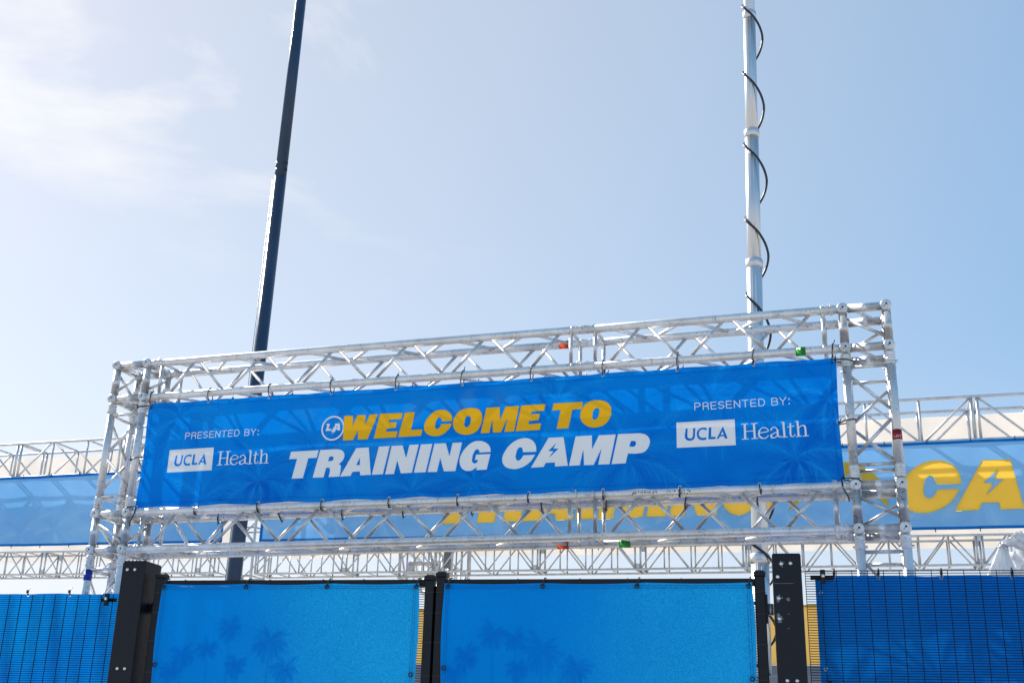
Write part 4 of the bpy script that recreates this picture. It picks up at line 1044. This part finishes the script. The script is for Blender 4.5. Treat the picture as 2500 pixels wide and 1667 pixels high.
# background banners ------------------------------------------------------
BGW = ((TRA, .147, 4.28, -8.27), (CAM, 1.695, 4.35, -8.549))
BGB = fabric('background_banner_mesh', attr='print', trans=.27, rough=.6, weave=False, spec=.15, tgain=1.0)
def bg_banner(name, label, x0, x1, zb0, zb1, zt0, zt1, lettered, seed):
    t = thing(name, ((x0+x1)/2, YB0-.06, min(zb0, zb1)), label, 'banner', 'background banners')
    c = Canvas(0, x1-x0, 0, 1.3, .0125); X, Z = np.meshgrid(c.x, c.z)
    base = lerp((.18, .46, .84), (.24, .53, .90), smooth(c.noise(.8, seed, 5), .3, .7)); c.rgb[:] = base
    rp = random.Random(seed)
    k = int((x1-x0)/1.1)
    for i in range(k): c.palm((.4+i*1.1+rp.uniform(-.3, .3), rp.uniform(.1, .5)), .75, 0, 0, (.17, .38, .72), (.45, .68, .90), .42, rp, 9)
    hem = (Z < .045) | (Z > 1.255) | (X < .05) | (X > x1-x0-.05)
    c.rgb[hem] = (.0, .16, .56)
    def to3(x, z):
        u = x/(x1-x0); lo = zb0+(zb1-zb0)*u; hi = zt0+(zt1-zt0)*u
        y = YB0-.05+.012*np.sin(x*2.3+z)+.008*np.sin(x*7)
        return np.stack([x0+x, y, lo+(hi-lo)*z/1.3], -1)
    if lettered:
        c.cut = np.zeros(X.shape, bool); w3 = to3(X, Z); xz = (w3[..., 0], w3[..., 2])
        for word, ax, kx, az in BGW:
            for cs in word.values(): c.cut |= c.inside(cs, xz, lambda x: ax+kx*x, lambda z: az+kx*z)
    link('banner_sheet', c.mesh(to3, 'bg_sheet', [BGB]), t)
    n = int((x1-x0)/.62)
    for i in range(n+1):
        x = .03+i*(x1-x0-.06)/n
        for z, dz in ((1.28, .03), (.02, -.03)):
            p = to3(np.array([x]), np.array([z]))[0]
            mb = MB(); mb.path([(p[0], p[1]-.01, p[2]), (p[0], p[1]-.012, p[2]+dz*2)], .008, 5); mb.obj('cable_tie', [TIE], t)
    return t
bR = bg_banner('lettered_banner', 'backlit blue banner with yellow TRAINING CAMP lettering behind the truss gate', -8.2, 6.6, 5.085, 4.935, 6.40, 6.335, True, 41)
bL = bg_banner('blank_banner', 'backlit plain blue banner hanging behind the left truss tower', -16.2, -8.95, 5.155, 5.087, 6.51, 6.50, False, 42)
for word, ax, kx, az in BGW:
    for k, cs in word.items():
        pl = lambda x, z: Vector((ax+kx*x, YB0-.075, az+kx*z))
        link('yellow_letter', outline_mesh(cs, pl), bR, YELB)
link('bolt_emblem', outline_mesh([[(p[0], p[1], 1 if i in (0, 6, 10) else 0) for i, p in enumerate(BOLT_OUT)]], lambda x, z: Vector((x, YB0-.075, z))), bR, YELB)

# pale backing cloth on the rear of the upper trusses
BEIGE = fabric('pale_backing_cloth', (.86, .78, .70), .58, rough=.7, weave=False)
for x0, x1, zt0, zt1, zb0, zb1, lb in ((-8.2, 6.6, 7.03, 6.985, 4.90, 4.80, 'pale cloth hung behind the yellow lettered banner'), (-16.2, -8.95, 7.13, 7.12, 4.98, 4.90, 'pale cloth hung behind the blank left banner')):
    t = thing('backing_cloth', ((x0+x1)/2, YB0+.83, zb1), lb, 'cloth', 'pale backing cloths')
    v = []; f = []; nx = 120
    for j in range(9):
        for i in range(nx+1):
            u = i/nx; x = x0+(x1-x0)*u; lo = zb0+(zb1-zb0)*u; hi = zt0+(zt1-zt0)*u
            v.append((x, YB0+.82+.02*math.sin(x*1.7+j)+.01*math.sin(x*5.1), lo+(hi-lo)*j/8))
    for j in range(8):
        for i in range(nx): f.append((j*(nx+1)+i, j*(nx+1)+i+1, (j+1)*(nx+1)+i+1, (j+1)*(nx+1)+i))
    link('cloth_sheet', mesh_from(v, f, True), t, BEIGE)

# ---------------------------------------------------------------- wrapped plastic bundle behind the right fence
wp = thing('plastic_wrap', (3.45, 3.2, 0), 'crumpled white plastic sheeting bunched behind the right wire fence', 'plastic sheet')
KN = Vector((3.342, 3.18, 3.185)); r5 = random.Random(5)
def crumple(p, a=.012):
    q = Vector(p); f1 = abs(mnoise.noise(q*14))-.3; f2 = abs(mnoise.noise(q*31+Vector((3, 1, 7))))-.3
    return Vector((.4*f1, -1.0*f1-.6*f2, .5*f2))*a*1.6+Vector((noise_v(p*9)[0], noise_v(p*9+Vector((7, 3, 1)))[1], noise_v(p*9+Vector((1, 9, 4)))[2]))*a
def noise_v(p): return mnoise.noise_vector(p)
v = []; f = []; na, nr = 90, 26
for j in range(nr+1):
    t_ = j/nr
    for i in range(na):
        a = 2*math.pi*i/na
        fold = 1+.30*math.sin(a*7+1.3*t_)*t_+.16*math.sin(a*17+2)*t_
        rx = (.012+.19*t_**.8)*fold; ry = (.012+.15*t_**.8)*fold
        p = KN+Vector((rx*math.cos(a)-.03*t_, ry*math.sin(a), -.62*t_**1.05))
        v.append(p+crumple(p, .022*t_+.004))
for j in range(nr):
    for i in range(na): f.append((j*na+i, j*na+(i+1) % na, (j+1)*na+(i+1) % na, (j+1)*na+i))
link('sheet_drape', mesh_from(v, f, True), wp, PLASTIC)
v = []; f = []; nl, na = 60, 40
for j in range(nl+1):
    t_ = j/nl
    for i in range(na):
        a = 2*math.pi*i/na; rr = .02+.055*math.sin(min(1, t_*3)*math.pi/2)*(1+.25*math.sin(a*5+t_*9)+.15*math.sin(a*9-t_*20))
        p = KN+Vector((.75*t_, .1*t_+rr*math.cos(a), .03*math.sin(t_*2.2)+.015+rr*math.sin(a)))
        v.append(p+crumple(p*1.3, .03))
for j in range(nl):
    for i in range(na): f.append((j*na+i, j*na+(i+1) % na, (j+1)*na+(i+1) % na, (j+1)*na+i))
link('sheet_roll', mesh_from(v, f, True), wp, PLASTIC)
v = []; f = []
for j in range(31):
    for i in range(41):
        p = Vector((3.42+.7*i/40, 3.26, 3.16-.75*j/30)); p.y += .03*math.sin(i*.9+j*.2)
        v.append(p+crumple(p, .04))
for j in range(30):
    for i in range(40): f.append((j*41+i, j*41+i+1, (j+1)*41+i+1, (j+1)*41+i))
link('sheet_skirt', mesh_from(v, f, True), wp, PLASTIC)
mb = MB(); mb.path([(KN.x, KN.y, 0), (KN.x, KN.y, KN.z)], .02, 10); mb.path([(KN.x+.8, KN.y+.12, 0), (KN.x+.8, KN.y+.12, KN.z)], .02, 10)
mb.path([KN, KN+Vector((.8, .12, .02))], .018, 10); mb.obj('support_frame', [GALV], wp)
mb = MB(); mb.path([KN+Vector((.03*math.cos(a), .03*math.sin(a), -.02)) for a in [i*math.pi/6 for i in range(12)]], .006, 6, True); mb.obj('tie_cord', [GALV], wp)
